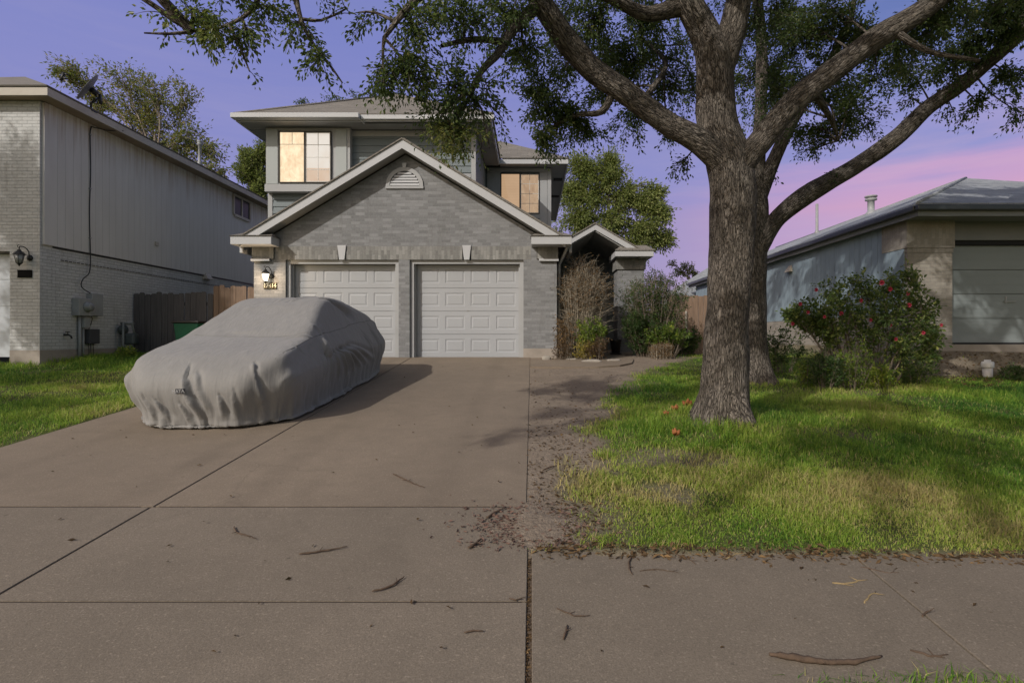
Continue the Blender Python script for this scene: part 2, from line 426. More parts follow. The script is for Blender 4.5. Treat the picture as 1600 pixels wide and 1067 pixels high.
wd = bpy.data.worlds.new('World'); scene.world = wd; wd.use_nodes = True
wt = wd.node_tree; wt.nodes.clear()
s = NT.__new__(NT); s.t = wt; s.m = wd; s.out = wt.nodes.new('ShaderNodeOutputWorld')
sky = s.n('ShaderNodeTexSky', sky_type='NISHITA', sun_disc=False)
sky.sun_elevation = math.asin(SUN.z); sky.sun_rotation = math.atan2(SUN.x, SUN.y); sky.dust_density = 2.0
bg1 = s.n('ShaderNodeBackground', {'Color': s.mix(1.0, sky.outputs[0], (1.0, .90, .80), 'MULTIPLY'), 'Strength': .14})
dirv = s.n('ShaderNodeTexCoord').outputs['Generated']
sep = s.n('ShaderNodeSeparateXYZ', {0: dirv})
dx, dy, dz = sep.outputs
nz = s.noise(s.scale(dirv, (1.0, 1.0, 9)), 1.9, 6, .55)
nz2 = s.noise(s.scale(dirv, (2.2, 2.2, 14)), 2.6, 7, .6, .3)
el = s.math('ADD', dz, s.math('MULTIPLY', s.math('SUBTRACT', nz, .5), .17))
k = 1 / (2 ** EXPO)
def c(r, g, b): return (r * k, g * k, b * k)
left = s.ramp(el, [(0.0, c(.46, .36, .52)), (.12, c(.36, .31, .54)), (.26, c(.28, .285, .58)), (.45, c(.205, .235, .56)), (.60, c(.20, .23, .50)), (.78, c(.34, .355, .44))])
right = s.ramp(el, [(0.0, c(.62, .36, .50)), (.12, c(.52, .37, .62)), (.19, c(.62, .37, .57)), (.245, c(.56, .36, .60)), (.285, c(.31, .31, .62)), (.36, c(.22, .26, .57)), (.5, c(.12, .18, .44)), (.60, c(.16, .20, .44)), (.78, c(.34, .355, .44))])  # last stop of both ramps brightened overhead, out of view, as added fill
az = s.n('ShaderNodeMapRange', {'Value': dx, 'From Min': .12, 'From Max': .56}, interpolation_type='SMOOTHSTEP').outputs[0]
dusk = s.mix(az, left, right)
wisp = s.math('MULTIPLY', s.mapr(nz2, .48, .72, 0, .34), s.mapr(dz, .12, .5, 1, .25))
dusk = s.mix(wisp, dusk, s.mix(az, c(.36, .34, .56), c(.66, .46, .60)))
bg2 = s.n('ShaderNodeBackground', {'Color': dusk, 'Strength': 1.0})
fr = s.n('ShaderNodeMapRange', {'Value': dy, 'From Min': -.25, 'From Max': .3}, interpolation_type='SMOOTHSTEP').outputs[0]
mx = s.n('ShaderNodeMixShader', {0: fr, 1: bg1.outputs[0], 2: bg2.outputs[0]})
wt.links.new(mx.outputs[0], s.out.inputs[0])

# ---------------------------------------------------------------- shared materials
m_brick = brick_mat('grey_brick', (.175, .177, .180), (.275, .279, .285), (.225, .228, .23), light=(.46, .465, .47))
m_soldier = brick_mat('grey_brick_soldier', (.17, .168, .16), (.31, .305, .29), (.22, .22, .21), soldier=True, light=(.46, .45, .42))
m_shingle = shingle_mat('brown_shingle', (.17, .155, .135), (.23, .21, .185))
m_trim = M('grey_trim', (.36, .365, .37), .5, .06, 2, .04, 120, dirt=(.25, .24, .22), dirtamt=.25)
m_fascia = M('pale_fascia', (.46, .466, .478), .5, .05, 1.5, .04, 60, dirt=(.36, .35, .33), dirtamt=.3)
m_soffit = M('soffit', (.28, .28, .275), .7, .08, 2, .05, 60, dirt=(.16, .15, .13))
m_siding = M('blue_grey_siding', (.175, .205, .215), .6, .08, 1.2, .12, 40, stretch=(.4, 1, 6), dirt=(.12, .13, .13))
m_door_white = M('white_steel_door', (.372, .383, .40), .45, .03, .8, .03, 90, dirt=(.32, .32, .31), dirtamt=.25)
m_found = M('foundation_concrete', (.33, .29, .25), .9, .18, 3, .3, 60, dirt=(.16, .13, .10))
m_wood_dark = M('dark_fence_board', (.105, .098, .098), .9, .3, 4, .35, 60, stretch=(9, 9, .5), dirt=(.04, .037, .037), dirtamt=.6)  # darker, greyer boards than the brown section
m_wood_brown = M('cedar_fence_board', (.25, .17, .12), .85, .25, 4, .3, 60, stretch=(9, 9, .5), dirt=(.10, .07, .05), dirtamt=.5)
m_black = M('black_metal', (.015, .015, .016), .45, .2, 6, .05, 50, spec=.5)
m_galv = M('painted_meter_steel', (.30, .31, .31), .5, .1, 5, .05, 60, spec=.4, dirt=(.18, .11, .07), dirtamt=.35)
m_void = M('matt_black', (.006, .006, .006), .8, .1, 4, 0, spec=.1)
m_dark = M('dark_opening', (.02, .02, .022), .8, .1, 2, 0)
m_conc = M('old_concrete', (.34, .30, .26), .9, .15, 2, .25, 60, dirt=(.2, .17, .14))
m_rock = M('limestone', (.31, .28, .24), .9, .25, 7, .5, 25, dirt=(.2, .17, .13))
m_bark = bark_mat('oak_bark', (.018, .015, .013), (.275, .24, .205), (.16, .135, .11), 1.3)
m_twigbark = M('twig_bark', (.10, .08, .06), .9, .3, 20, .2, 60)
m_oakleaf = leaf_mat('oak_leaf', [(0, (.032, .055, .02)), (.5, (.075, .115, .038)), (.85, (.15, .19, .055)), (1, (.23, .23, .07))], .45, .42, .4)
m_paleleaf = leaf_mat('pale_leaf', [(0, (.07, .10, .03)), (.5, (.14, .175, .05)), (.8, (.21, .22, .07)), (1, (.28, .22, .08))], .4)
m_shrubleaf = leaf_mat('shrub_leaf', [(0, (.028, .058, .018)), (.5, (.062, .11, .03)), (.85, (.13, .18, .04)), (1, (.24, .28, .06))], .4)
m_limeleaf = leaf_mat('lime_leaf', [(0, (.06, .11, .02)), (.5, (.13, .20, .03)), (1, (.30, .34, .05))], .4)
m_yellowleaf = leaf_mat('yellow_leaf', [(0, (.16, .13, .03)), (.5, (.30, .24, .05)), (1, (.42, .34, .08))], .35)
m_deadleaf = leaf_mat('dead_leaf', [(0, (.05, .032, .02)), (.5, (.12, .075, .04)), (1, (.24, .15, .07))], .15, .8, .15)
m_grass = leaf_mat('grass_blade', [(0, (.03, .11, .018)), (.3, (.10, .225, .03)), (.6, (.25, .375, .05)), (.85, (.38, .44, .09)), (1, (.50, .42, .19))], .45, .5, .25)

# ---------------------------------------------------------------- ground
def xl(y): return -5.22
DIRT = [(2.0, .15), (3.3, .28), (4.4, .40), (5.7, .45), (7.2, 1.05), (9.1, 1.65), (10.5, 2.0), (12.5, 3.4), (14, 3.4)]
def dirt_edge(y): return np.interp(y, [d[0] for d in DIRT], [d[1] for d in DIRT])
def dirt_mask(x, y):
    """1 = bare soil"""
    P = np.stack([x, y], -1)
    n = fbm(P * 1.6, 21, 4) - .5; n2 = fbm(P * 4.5, 25, 3) - .5
    m = 1 - sstep(-.22, .38, x - dirt_edge(y) + n * .9 + n2 * .5)
    m = np.where(x < -1, 0, m)
    for (cx, cy, rx, ry) in [(1.25, 5.05, .55, .26), (4.5, 8.3, .7, .35), (3.1, 5.9, .5, .2), (2.15, 6.2, .55, .5), (3.75, 9.35, .6, .5), (.95, 4.2, .3, .18)]:
        q = ((x - cx) / rx) ** 2 + ((y - cy) / ry) ** 2 + n * 1.6
        m = np.maximum(m, (.62 if cx < 1.5 else .38) * (1 - sstep(.1, 1.9, q + n2 * 2.5)))
    m = np.maximum(m, .85 * sstep(6.2, 7.2, x + n) * sstep(9.5, 9.9, y + n * .6))     # soil bank by the right house
    m = np.maximum(m, .8 * (1 - sstep(.0, .10, y - (3.33 - .037 * x) + n2 * .12)) * (x > -.1) * (y > 3.0))
    return m
def ground_z(x, y):
    z = gzn(y)
    P = np.stack([x, y], -1)
    rightside = sstep(0.05, .6, x); leftside = sstep(5.25, 5.7, -x)
    lump = (fbm(P * .9, 31, 3) - .5) * .07
    z = z + (rightside + leftside) * lump + .012
    slab = (x > -5.10) & (x < -0.10) & (y < 12.7)
    walk = (x >= -.1) & (y < 3.22 - .037 * x) & (y > 2.28 - .037 * x)
    z = np.where(slab | walk, gzn(y) - .05, z)
    z = z + .10 * np.exp(-(((x - 2.15) / .8) ** 2 + ((y - 6.24) / .8) ** 2))           # swell round the oak
    z = z + .40 * sstep(9.7, 10.55, y) * sstep(6.3, 7.6, x)
    return z
gx = np.unique(np.round(np.concatenate([[-400, -200, -100, -60, -40, -28, -20, -16], np.arange(-14, 12.01, .12), [13, 15, 18, 24, 32, 45, 70, 120, 220, 400]]), 3))
gy = np.unique(np.round(np.concatenate([[-120, -60, -30, -15, -8, -4, -2, 0], np.arange(1.2, 14.5, .12), [15, 16, 18, 21, 25, 30, 40, 60, 100, 180, 350, 700]]), 3))
X, Y = np.meshgrid(gx, gy); Z = ground_z(X, Y)
V = np.stack([X, Y, Z], -1).reshape(-1, 3); nxx = len(gx); nyy = len(gy)
i = (np.arange(nyy - 1)[:, None] * nxx + np.arange(nxx - 1)[None]).ravel()
s = NT('lawn_soil'); p = s.pos(); dm = s.n('ShaderNodeAttribute', attribute_name='dirt').outputs['Fac']
n1 = s.noise(p, 2.5, 6, .65); n2 = s.noise(p, 35, 4, .7); n3 = s.noise(s.scale(p, (3, 14, 3)), 3, 4, .6)
soil = s.mix(s.mapr(n1, .3, .7, 0, 1), (.225, .180, .138), (.30, .245, .19))
soil = s.mix(s.mapr(n2, .45, .66, 0, .5), soil, (.12, .093, .07))
soil = s.mix(s.mapr(n3, .52, .7, 0, .4), soil, (.09, .07, .055))
soil = s.mix(s.mapr(s.noise(p, 90, 2, .6), .6, .7, 0, .6), soil, (.32, .26, .2))
thatch = s.mix(s.mapr(n2, .3, .7, 0, 1), (.055, .075, .022), (.13, .135, .05))
thatch = s.mix(s.mapr(n1, .5, .75, 0, .6), thatch, (.12, .095, .055))
s.bsdf(s.mix(dm, thatch, soil), .95, s.bump(s.math('ADD', n2, s.math('MULTIPLY', n1, .5)), .8, .03), .1)
m_ground = s.m
ground = np_mesh('ground', V, [np.stack([i, i + 1, i + 1 + nxx, i + nxx], 1)], m_ground, None, {'dirt': dirt_mask(X, Y).ravel()})
tag(ground, kind='structure')

# ---------------------------------------------------------------- concrete
m_drive = concrete_mat('driveway_concrete', (.236, .190, .144), (.270, .216, .162), .40, True)
m_apron = concrete_mat('apron_concrete', (.220, .183, .142), (.250, .206, .160), .48)
m_walk = concrete_mat('sidewalk_concrete', (.206, .172, .133), (.232, .192, .149), .48)
def slab(mb, x0, x1, y0, y1, top=.02, th=.12, skew=0.0):
    ys = [y0] + [v for v in (12.5,) if y0 < v < y1] + [y1]
    if y1 - y0 > 1: ys = sorted(set(ys + list(np.linspace(y0, y1, int((y1 - y0) / .5) + 1))))
    vs = []
    b = .003
    for y in ys:
        z = gz(y) + top; e = b if y in (y0, y1) else 0
        yy0, yy1 = y + skew * x0, y + skew * x1
        vs += [(x0, yy0, z - th), (x0, yy0, z - b), (x0 + b, yy0, z), (x1 - b, yy1, z), (x1, yy1, z - b), (x1, yy1, z - th)]
    fs = [tuple(range(6)), tuple(6 * (len(ys) - 1) + k for k in range(6))[::-1]]
    for j in range(len(ys) - 1):
        for k in range(6):
            k1 = (k + 1) % 6; fs.append((6 * j + k, 6 * j + 6 + k, 6 * j + 6 + k1, 6 * j + k1)[::-1])
    mb.add(vs, fs)
g = .008
mb = MB(); slab(mb, -5.2, -2.7 - g, 3.975 + g, 12.72); slab(mb, -2.7 + g, -.04, 3.975 + g, 12.72)
tag(mb.build('driveway', m_drive), kind='structure')
mb = MB()
slab(mb, -5.9, -2.715 - g, 2.77 + g, 3.97 - g); slab(mb, -2.715 + g, -.026, 2.77 + g, 3.97 - g)
slab(mb, -6.4, -2.73 - g, -3, 2.77 - g); slab(mb, -2.73 + g, -.026, -3, 2.77 - g)
tag(mb.build('driveway_apron', m_apron), kind='structure')
mb = MB()
for k in range(6):
    a = .0 if k == 0 else 1.868 + (k - 1) * 1.8; b_ = 1.865 + k * 1.8
    slab(mb, a + (.004 if k else 0), b_ - .004, 2.20, 3.30, .022, .12, -.037)
for k in range(5):
    slab(mb, -5.95 - 1.5 * (k + 1), -5.91 - 1.5 * k, 2.77, 3.97, .022, .12)
tag(mb.build('sidewalk', m_walk), kind='structure')
mb = MB()   # packed soil and tar in the joints
mb.quad((-2.80, -3, gz(0) - .012 + .012), (-2.66, -3, gz(0)), (-2.66, 0, gz(0)), (-2.80, 0, gz(0)))
def strip(mb, x0, x1, y0, y1, dz):
    ys = sorted(set([y0, y1] + [v for v in (12.5,) if y0 < v < y1]))
    for a, b_ in zip(ys[:-1], ys[1:]): mb.quad((x0, a, gz(a) + dz), (x1, a, gz(a) + dz), (x1, b_, gz(b_) + dz), (x0, b_, gz(b_) + dz))
mb = MB(); strip(mb, -2.80, -2.66, .1, 12.7, .0135); strip(mb, -6, -2.80, 3.93, 4.01, .0178); strip(mb, -2.66, -.05, 3.93, 4.01, .0178)
strip(mb, -6, -2.81, 2.73, 2.81, .0165); strip(mb, -2.65, -.05, 2.73, 2.81, .0165)
for k in range(5):
    xj = 1.865 + 1.8 * k; mb.quad((xj - .03, 2.12, gz(2.12) + .016), (xj + .03, 2.12, gz(2.12) + .016), (xj + .03, 3.2 - .037 * xj, gz(3.2 - .037 * xj) + .016), (xj - .03, 3.2 - .037 * xj, gz(3.2 - .037 * xj) + .016))
m_joint = M('joint_soil', (.055, .04, .03), .95, .4, 30, .4, 90)
tag(mb.build('joint_filler', m_joint), kind='structure')
mb = MB(); strip(mb, -.0255, -.0005, .1, 3.32, .010)
m_gap = M('gap_mulch', (.11, .08, .055), .95, .6, 45, .8, 60)
tag(mb.build('gap_filler', m_gap), kind='structure')
# porch path curving off the driveway
mb = MB(); path = [(-.03, 10.85), (.6, 10.80), (1.3, 10.85), (1.75, 11.05), (2.05, 11.4), (2.2, 12.0), (2.3, 13.9), (1.3, 13.9), (1.25, 12.3), (1.05, 11.95), (.5, 11.85), (-.03, 11.85)]
n = len(path); vs = [(x, y, gz(y) + .05) for x, y in path] + [(x, y, gz(y) - .06) for x, y in path]
mb.add(vs, [tuple(range(n)), tuple(range(n, 2 * n))[::-1]] + [(k, n + k, n + (k + 1) % n, (k + 1) % n) for k in range(n)])
tag(mb.build('garden_path', m_drive), kind='structure')
# ================================================================ the grey brick house
FL = gz(12.5)          # garage floor level 1.13
house = thing('brick_house', 'grey brick two storey house with two white garage doors and lit upstairs windows', 'house', (-2.8, 12.5, FL))
YF = 12.5
AP = (-2.835, 5.915); PIT = .605          # gable apex and pitch
def rake_z(x): return AP[1] - PIT * abs(x - AP[0])
# garage front: piers and band butt each other
mb = MB(); top = 3.34; sol = 3.64
for x0, x1 in ((-6.24, -5.53), (-2.99, -2.745), (-.187, .56)): mb.box(x0, x1, YF, YF + .35, FL + .0, top)
mb.box(-6.24, -5.70, YF, YF + .35, top, sol); mb.box(-.02, .56, YF, YF + .35, top, sol)
gl = [(-6.24, sol), (.56, sol), (.56, rake_z(.56) - .22), (AP[0], AP[1] - .22), (-6.24, rake_z(-6.24) - .22)]
mb.ext(gl, 'y', YF, YF + .35)
mb.box(-6.24, -6.0, YF + .35, 21, FL, 3.6)
mb.box(.32, .56, YF + .35, 17, FL, 3.6)
front = mb.build('brick_wall', m_brick, house)
mb = MB()
for x0, x1 in ((-5.70, -4.36), (-4.16, -1.56), (-1.36, -.02)): mb.box(x0, x1, YF - .003, YF + .35, top, sol)
mb.build('soldier_course', m_soldier, house)
for xc in (-4.26, -1.46):
    mb = MB(); mb.ext([(xc - .06, top - .005), (xc + .06, top - .005), (xc + .1, sol + .02), (xc - .1, sol + .02)], 'y', YF - .03, YF + .3)
    mb.build('keystone', m_fascia, house, .006)
mb = MB(); mb.box(-.19, .575, YF - .015, YF + .3, FL - .15, FL + .22); mb.box(.576, .585, YF + .3, 17, FL - .1, FL + .22)
mb.build('foundation', m_found, house)
mb = MB(); mb.box(-6.255, -5.53, YF - .015, YF + .3, FL - .15, FL + .18)
mb.build('foundation', m_found, house)
# brick caps under the eave returns, with a pale ledge
for x0, x1, lx0, lx1 in ((-6.265, -5.78, -6.28, -5.86), (.10, .585, .16, .60)):
    mb = MB(); mb.ext([(x0, sol - .28), (x1, sol - .28), (x1 + (.16 if x0 < -1 else 0), sol + .0), (x0 - (.0 if x0 < -1 else .16), sol + .0)] if False else [(x0, 3.36), (x1, 3.36), (x1, 3.62), (x0, 3.62)], 'y', YF - .045, YF - .004)
    mb.build('corbel', m_soldier, house)
    mb = MB(); mb.box(lx0, lx1, YF - .075, YF - .004, 3.30, 3.357); mb.build('ledge', m_fascia, house, .006)
# garage doors
def garage_door(parent, x0, x1, z0, z1, y, mt, cols=4, rows=4, name='garage_door'):
    mb = MB(); W_ = x1 - x0; sh = (z1 - z0) / rows
    for r in range(rows):
        a, b_ = z0 + r * sh + .004, z0 + (r + 1) * sh - .004
        if r: mb.box(x0, x1, y + .014, y + .04, a - .008, a)
        cw = W_ / cols
        xs = []
        for c_ in range(cols):
            px0, px1 = x0 + c_ * cw + cw * .12, x0 + (c_ + 1) * cw - cw * .12; pz0, pz1 = a + sh * .21, b_ - sh * .21
            cx0, cx1 = x0 + c_ * cw, x0 + (c_ + 1) * cw
            # rings: cell edge, panel rim, groove, slope, raised field
            def ring(ix, d): return [(px0 + ix, y + d, pz0 + ix), (px1 - ix, y + d, pz0 + ix), (px1 - ix, y + d, pz1 - ix), (px0 + ix, y + d, pz1 - ix)]
            rings = [[(cx0, y, a), (cx1, y, a), (cx1, y, b_), (cx0, y, b_)], ring(0, 0), ring(.012, .009), ring(.03, .009), ring(.055, .002)]
            vs = [p for rg in rings for p in rg]; fs = []
            for q in range(4):
                for e in range(4): fs.append((q * 4 + e, q * 4 + (e + 1) % 4, q * 4 + 4 + (e + 1) % 4, q * 4 + 4 + e))
            fs.append((16, 17, 18, 19)); mb.add(vs, fs)
    mb.box(x0, x1, y + .041, y + .07, z0, z1)
    return mb.build(name, mt, parent)
for x0, x1 in ((-5.53, -2.99), (-2.745, -.187)):
    mb = MB(); t = .085
    mb.box(x0 + .001, x0 + t, YF + .06, YF + .22, FL + .01, top - .001); mb.box(x1 - t, x1 - .001, YF + .06, YF + .22, FL + .01, top - .001)
    mb.box(x0 + t, x1 - t, YF + .06, YF + .22, top - t, top - .001)
    mb.box(x0 + t, x0 + t + .03, YF + .15, YF + .219, FL + .01, top - t - .001); mb.box(x1 - t - .03, x1 - t, YF + .15, YF + .219, FL + .01, top - t - .001)
    mb.build('door_frame', m_trim, house)
    d = garage_door(house, x0 + t + .032, x1 - t - .032, FL + .015, top - t - .002, YF + .235, m_door_white)
    mb = MB(); mb.box(x0 + t, x1 - t, YF + .222, YF + .234, FL + .004, FL + .016); mb.build('bottom_seal', m_dark, d)
    mb = MB(); mb.box((x0 + x1) / 2 - .02, (x0 + x1) / 2 + .02, YF + .222, YF + .235, FL + 1.07, FL + 1.085); mb.build('handle', m_galv, d)
    mb = MB(); mb.box(x0 - .2, x1 + .2, YF + .36, YF + 3.2, FL + 2.25, FL + 2.3); mb.build('ceiling', m_dark, house)
# rakes and garage roof
OV = .35; YR = YF - OV
def rake(parent, apex, pit, x0, x1, y0, y1, th=.19, mt=None):
    for sx, xe in ((-1, x0), (1, x1)):
        ze = apex[1] - pit * abs(xe - apex[0])
        mb = MB(); poly = [(apex[0], apex[1]), (xe, ze), (xe, ze - th), (apex[0], apex[1] - th)]
        mb.ext(poly, 'y', y0, y1); mb.build('rake_board', mt or m_fascia, parent)
        mb = MB(); poly = [(apex[0], apex[1] + .035), (xe - (.03 if sx < 0 else -.03), ze + .035 - .018), (xe - (.03 if sx < 0 else -.03), ze - .015), (apex[0], apex[1] + .003)]
        mb.ext(poly, 'y', y0 - .03, y1 + .01); mb.build('roof_edge', m_shingle, parent)
XL, XR = -6.52, .85
rake(house, AP, PIT, XL + .12, XR - .12, YR, YR + .03)
mb = MB()   # sloped soffits under the rakes
for xe in (-6.25, .57):
    ze = rake_z(xe)
    mb.ext([(AP[0], AP[1] - .16), (xe, ze - .16), (xe, ze - .185), (AP[0], AP[1] - .185)], 'y', YR + .031, YF - .001)
mb.build('soffit', m_soffit, house)
mb = MB(); zl, zr = rake_z(XL), rake_z(XR)
mb.slab([(XL, YR + .04, zl + .01), (AP[0], YR + .04, AP[1] + .01), (AP[0], 18, AP[1] + .01), (XL, 18, zl + .01)][::-1], .05)
mb.slab([(AP[0], YR + .04, AP[1] + .01), (XR, YR + .04, zr + .01), (XR, 17.1, zr + .01), (AP[0], 18, AP[1] + .01)][::-1], .05)
mb.build('garage_roof', m_shingle, house)
for x0, x1 in ((-6.55, -5.66), (-.01, .87)):       # boxed eave returns
    mb = MB(); mb.box(x0, x1, YR - .06, YF - .002, 3.62, 3.80); r = mb.build('eave_return', m_fascia, house, .006)
    mb = MB(); inner = x1 if x0 < -1 else x0; sgn = -1 if x0 < -1 else 1
    vs = [(x0 - .02, YR - .09, 3.803), (x1 + .02, YR - .09, 3.803), (x1 + .02, YF - .002, 3.803), (x0 - .02, YF - .002, 3.803), (x0 + .12, YF - .05, 3.93), (x1 - .12, YF - .05, 3.93), (x1 - .12, YF - .003, 3.93), (x0 + .12, YF - .003, 3.93)]
    mb.add(vs, [(0, 1, 5, 4), (1, 2, 6, 5), (2, 3, 7, 6), (3, 0, 4, 7), (4, 5, 6, 7), (3, 2, 1, 0)]); mb.build('return_roof', m_shingle, r)
mb = MB(); mb.box(-6.56, -6.50, YF + .001, 18, 3.50, 3.68); mb.build('gutter', m_fascia, house)
mb = MB(); mb.box(.84, .90, YF + .001, 13.9, 3.50, 3.68); mb.build('gutter', m_fascia, house)
mb = MB(); mb.tube([(.80, YF - .1, 3.62), (.72, YF + .12, 3.45), (.62, YF + .2, 3.25), (.62, YF + .2, FL + .1)], .035, 8); mb.build('downspout', m_trim, house)
# half-round gable vent
vx, vz, vr = -2.855, 4.99, .335
arch = [(vx + (vr + .085) * math.cos(t), vz + (vr + .085) * math.sin(t)) for t in np.linspace(0, PI, 25)]
archi = [(vx + vr * math.cos(t), vz + vr * math.sin(t)) for t in np.linspace(0, PI, 25)]
mb = MB(); n = 25
vs = [(p[0], YF - .03, p[1]) for p in arch] + [(p[0], YF - .03, p[1]) for p in archi] + [(p[0], YF + .02, p[1]) for p in arch] + [(p[0], YF + .05, p[1]) for p in archi]
fs = []
for q in range(n - 1): fs += [(q, q + 1, n + q + 1, n + q)[::-1], (q, 2 * n + q, 2 * n + q + 1, q + 1)[::-1], (n + q, n + q + 1, 3 * n + q + 1, 3 * n + q)[::-1]]
mb.add(vs, fs); mb.box(vx - vr - .09, vx + vr + .09, YF - .035, YF - .002, vz - .06, vz - .002)
vent = mb.build('gable_vent', m_trim, house)
mb = MB(); mb.ext(archi, 'y', YF - .004, YF - .002); mb.build('vent_opening', m_dark, vent)
mb = MB()
for q in range(5):
    z = vz + .012 + q * .063; w = math.sqrt(max(vr ** 2 - (z + .03 - vz) ** 2, .002)) - .005
    mb.ext([(YF - .026, z), (YF - .022, z - .004), (YF - .006, z + .042), (YF - .009, z + .046)], 'x', vx - w, vx + w)
mb.build('louvre', m_fascia, vent)
mb = MB(); mb.ext([(vx - .03, vz + vr + .06), (vx + .03, vz + vr + .06), (vx + .05, vz + vr + .17), (vx - .05, vz + vr + .17)], 'y', YF - .05, YF - .002); mb.build('vent_keystone', m_fascia, vent)
# ---- upper storey
UX0, UX1, UY, EZ = -6.61, -1.42, 14.0, 6.78
def lap(mb, x0, x1, y, z0, z1, step=.17):
    z = z0
    while z < z1 - .01:
        zt = min(z + step, z1); mb.ext([(y, z), (y - .026, z), (y - .006, zt), (y, zt)], 'x', x0, x1); z += step
mb = MB(); lap(mb, UX0 + .1, UX1 - .1, UY, 4.2, EZ + .02); mb.build('lap_siding', m_siding, house)
mb = MB(); mb.box(UX0, UX1, UY + .001, 24, FL, EZ + .02); mb.build('upper_wall', m_siding, house)
mb = MB(); mb.box(UX0 - .012, UX0 + .1, UY - .034, UY + .1, 4.0, EZ); mb.box(UX1 - .1, UX1 + .012, UY - .034, UY + .1, 4.0, EZ)
mb.box(-6.0, UX1 - .101, UY - .03, UY - .001, EZ - .14, EZ); mb.box(UX1 - .55, UX1 - .11, UY - .036, UY - .027, 5.60, 5.70)
mb.build('corner_board', m_trim, house)
mb = MB(); mb.box(-4.2, -4.02, UY - .045, UY - .027, 5.60, 5.74); mb.build('utility_box', m_fascia, house)
# bay box round the left window
BX0, BX1, BY, BZ = -6.58, -4.50, 13.78, 5.22
mb = MB(); mb.box(BX0, BX1, BY, UY - .035, BZ, EZ)
mb.box(BX0 - .02, BX1 + .02, BY - .03, UY - .036, BZ - .02, BZ + .16)
bay = mb.build('bay_box', m_trim, house)
m_bayp = M('pale_bay_panel', (.36, .385, .38), .55, .05, 2, .05)
for a, b_ in ((BX0 + .02, BX0 + .30), (BX1 - .35, BX1 - .08)):
    mb = MB(); mb.box(a, b_, BY - .02, BY - .001, BZ + .17, EZ - .04); mb.build('bay_panel', m_bayp, bay)

def lit_pane(name, ca, cb, strength, kind):
    s = NT(name); p = s.pos(); sx = s.n('ShaderNodeSeparateXYZ', {0: p})
    if kind == 'curtain':      # lit room seen through a textured blind
        n = s.noise(s.scale(p, (2.2, 1, 1.6)), 2.6, 5, .65, .6); n2 = s.noise(s.scale(p, (14, 1, 3)), 3, 4, .6)
        f = s.math('ADD', s.mapr(n, .3, .7, 0, .8), s.mapr(n2, .3, .7, 0, .25))
    elif kind == 'blind':
        w = s.n('ShaderNodeTexWave', {'Vector': p, 'Scale': 6.5, 'Distortion': .3}, bands_direction='Z').outputs['Fac']
        f = s.math('ADD', s.mapr(w, 0, 1, 0, .35), s.mapr(s.noise(p, 1.7, 4), .3, .7, 0, .6))
    else:                      # upper part bright wall, lower part warm furnishing
        st = s.mapr(s.math('ADD', sx.outputs[2], s.math('MULTIPLY', s.noise(p, 3, 3), .02)), 5.78, 5.80, 1, 0)
        f = s.math('ADD', s.math('MULTIPLY', st, .75), s.mapr(s.noise(p, 3.2, 4), .3, .7, 0, .25))
    c_ = s.mix(f, ca, cb)
    e = s.n('ShaderNodeEmission', {'Color': c_, 'Strength': strength}); gl = s.n('ShaderNodeBsdfGlossy', {'Color': (.9, .9, .9), 'Roughness': .03})
    fz = s.n('ShaderNodeFresnel', {'IOR': 1.45}).outputs[0]
    mx_ = s.n('ShaderNodeMixShader', {0: fz, 1: e.outputs[0], 2: gl.outputs[0]}); s.t.links.new(mx_.outputs[0], s.out.inputs[0]); return s.m
m_sash_d = M('bronze_sash', (.03, .026, .022), .4, .1, 4, 0); m_sash_w = M('white_muntin', (.62, .60, .56), .4, .05, 4, 0)
def slider(parent, x0, x1, z0, z1, y, pl, pr, muntins_l, white_r=True):
    xm = (x0 + x1) / 2; t = .022
    mb = MB(); mb.box(x0 - t, x0, y - .05, y - .002, z0 - t, z1 + t); mb.box(x1, x1 + t, y - .05, y - .002, z0 - t, z1 + t)
    mb.box(x0, x1, y - .05, y - .002, z1, z1 + t); mb.box(x0, x1, y - .05, y - .002, z0 - t, z0); mb.box(xm - .025, xm + .01, y - .048, y - .003, z0, z1)
    w = mb.build('window', m_sash_d, parent)
    for k, (a, b_, pm) in enumerate(((x0, xm - .026, pl), (xm + .011, x1, pr))):
        mb = MB(); mb.quad((a, y - .006, z0), (b_, y - .006, z0), (b_, y - .006, z1), (a, y - .006, z1)); mb.build('pane', pm, w)
        if k == 1:
            mb = MB(); q = .012; xc = (a + b_) / 2
            mb.box(a + .001, a + .022, y - .03, y - .008, z0 + .001, z1 - .001); mb.box(b_ - .02, b_ - .001, y - .03, y - .008, z0 + .001, z1 - .001)
            mb.box(a + .023, b_ - .021, y - .03, y - .008, z1 - .022, z1 - .001); mb.box(a + .023, b_ - .021, y - .03, y - .008, z0 + .001, z0 + .02)
            mb.box(xc - q / 2, xc + q / 2, y - .022, y - .009, z0 + .021, z1 - .023)
            for j in range(1, 4):
                zz = z0 + (z1 - z0) * j / 4
                mb.box(a + .023, xc - q / 2 - .001, y - .022, y - .009, zz - q / 2, zz + q / 2); mb.box(xc + q / 2 + .001, b_ - .021, y - .022, y - .009, zz - q / 2, zz + q / 2)
            mb.build('muntin', m_sash_w, w)
        elif muntins_l:
            mb = MB(); q = .01; xc = (a + b_) / 2; zz = z0 + (z1 - z0) * .76
            mb.box(xc - q / 2, xc + q / 2, y - .02, y - .009, zz + q, z1 - .001); mb.box(a + .001, b_ - .001, y - .02, y - .009, zz - q / 2, zz + q / 2)
            mb.build('muntin', m_sash_w, w)
    return w
ke = 1 / 2 ** EXPO
slider(house, -6.225, -4.975, 5.43, 6.66, BY, lit_pane('lit_blind_left', (.98, .80, .55), (.62, .44, .26), 1.3 * ke, 'curtain'), lit_pane('lit_room_left', (.72, .67, .60), (.58, .42, .30), 1.15 * ke, 'room'), True)
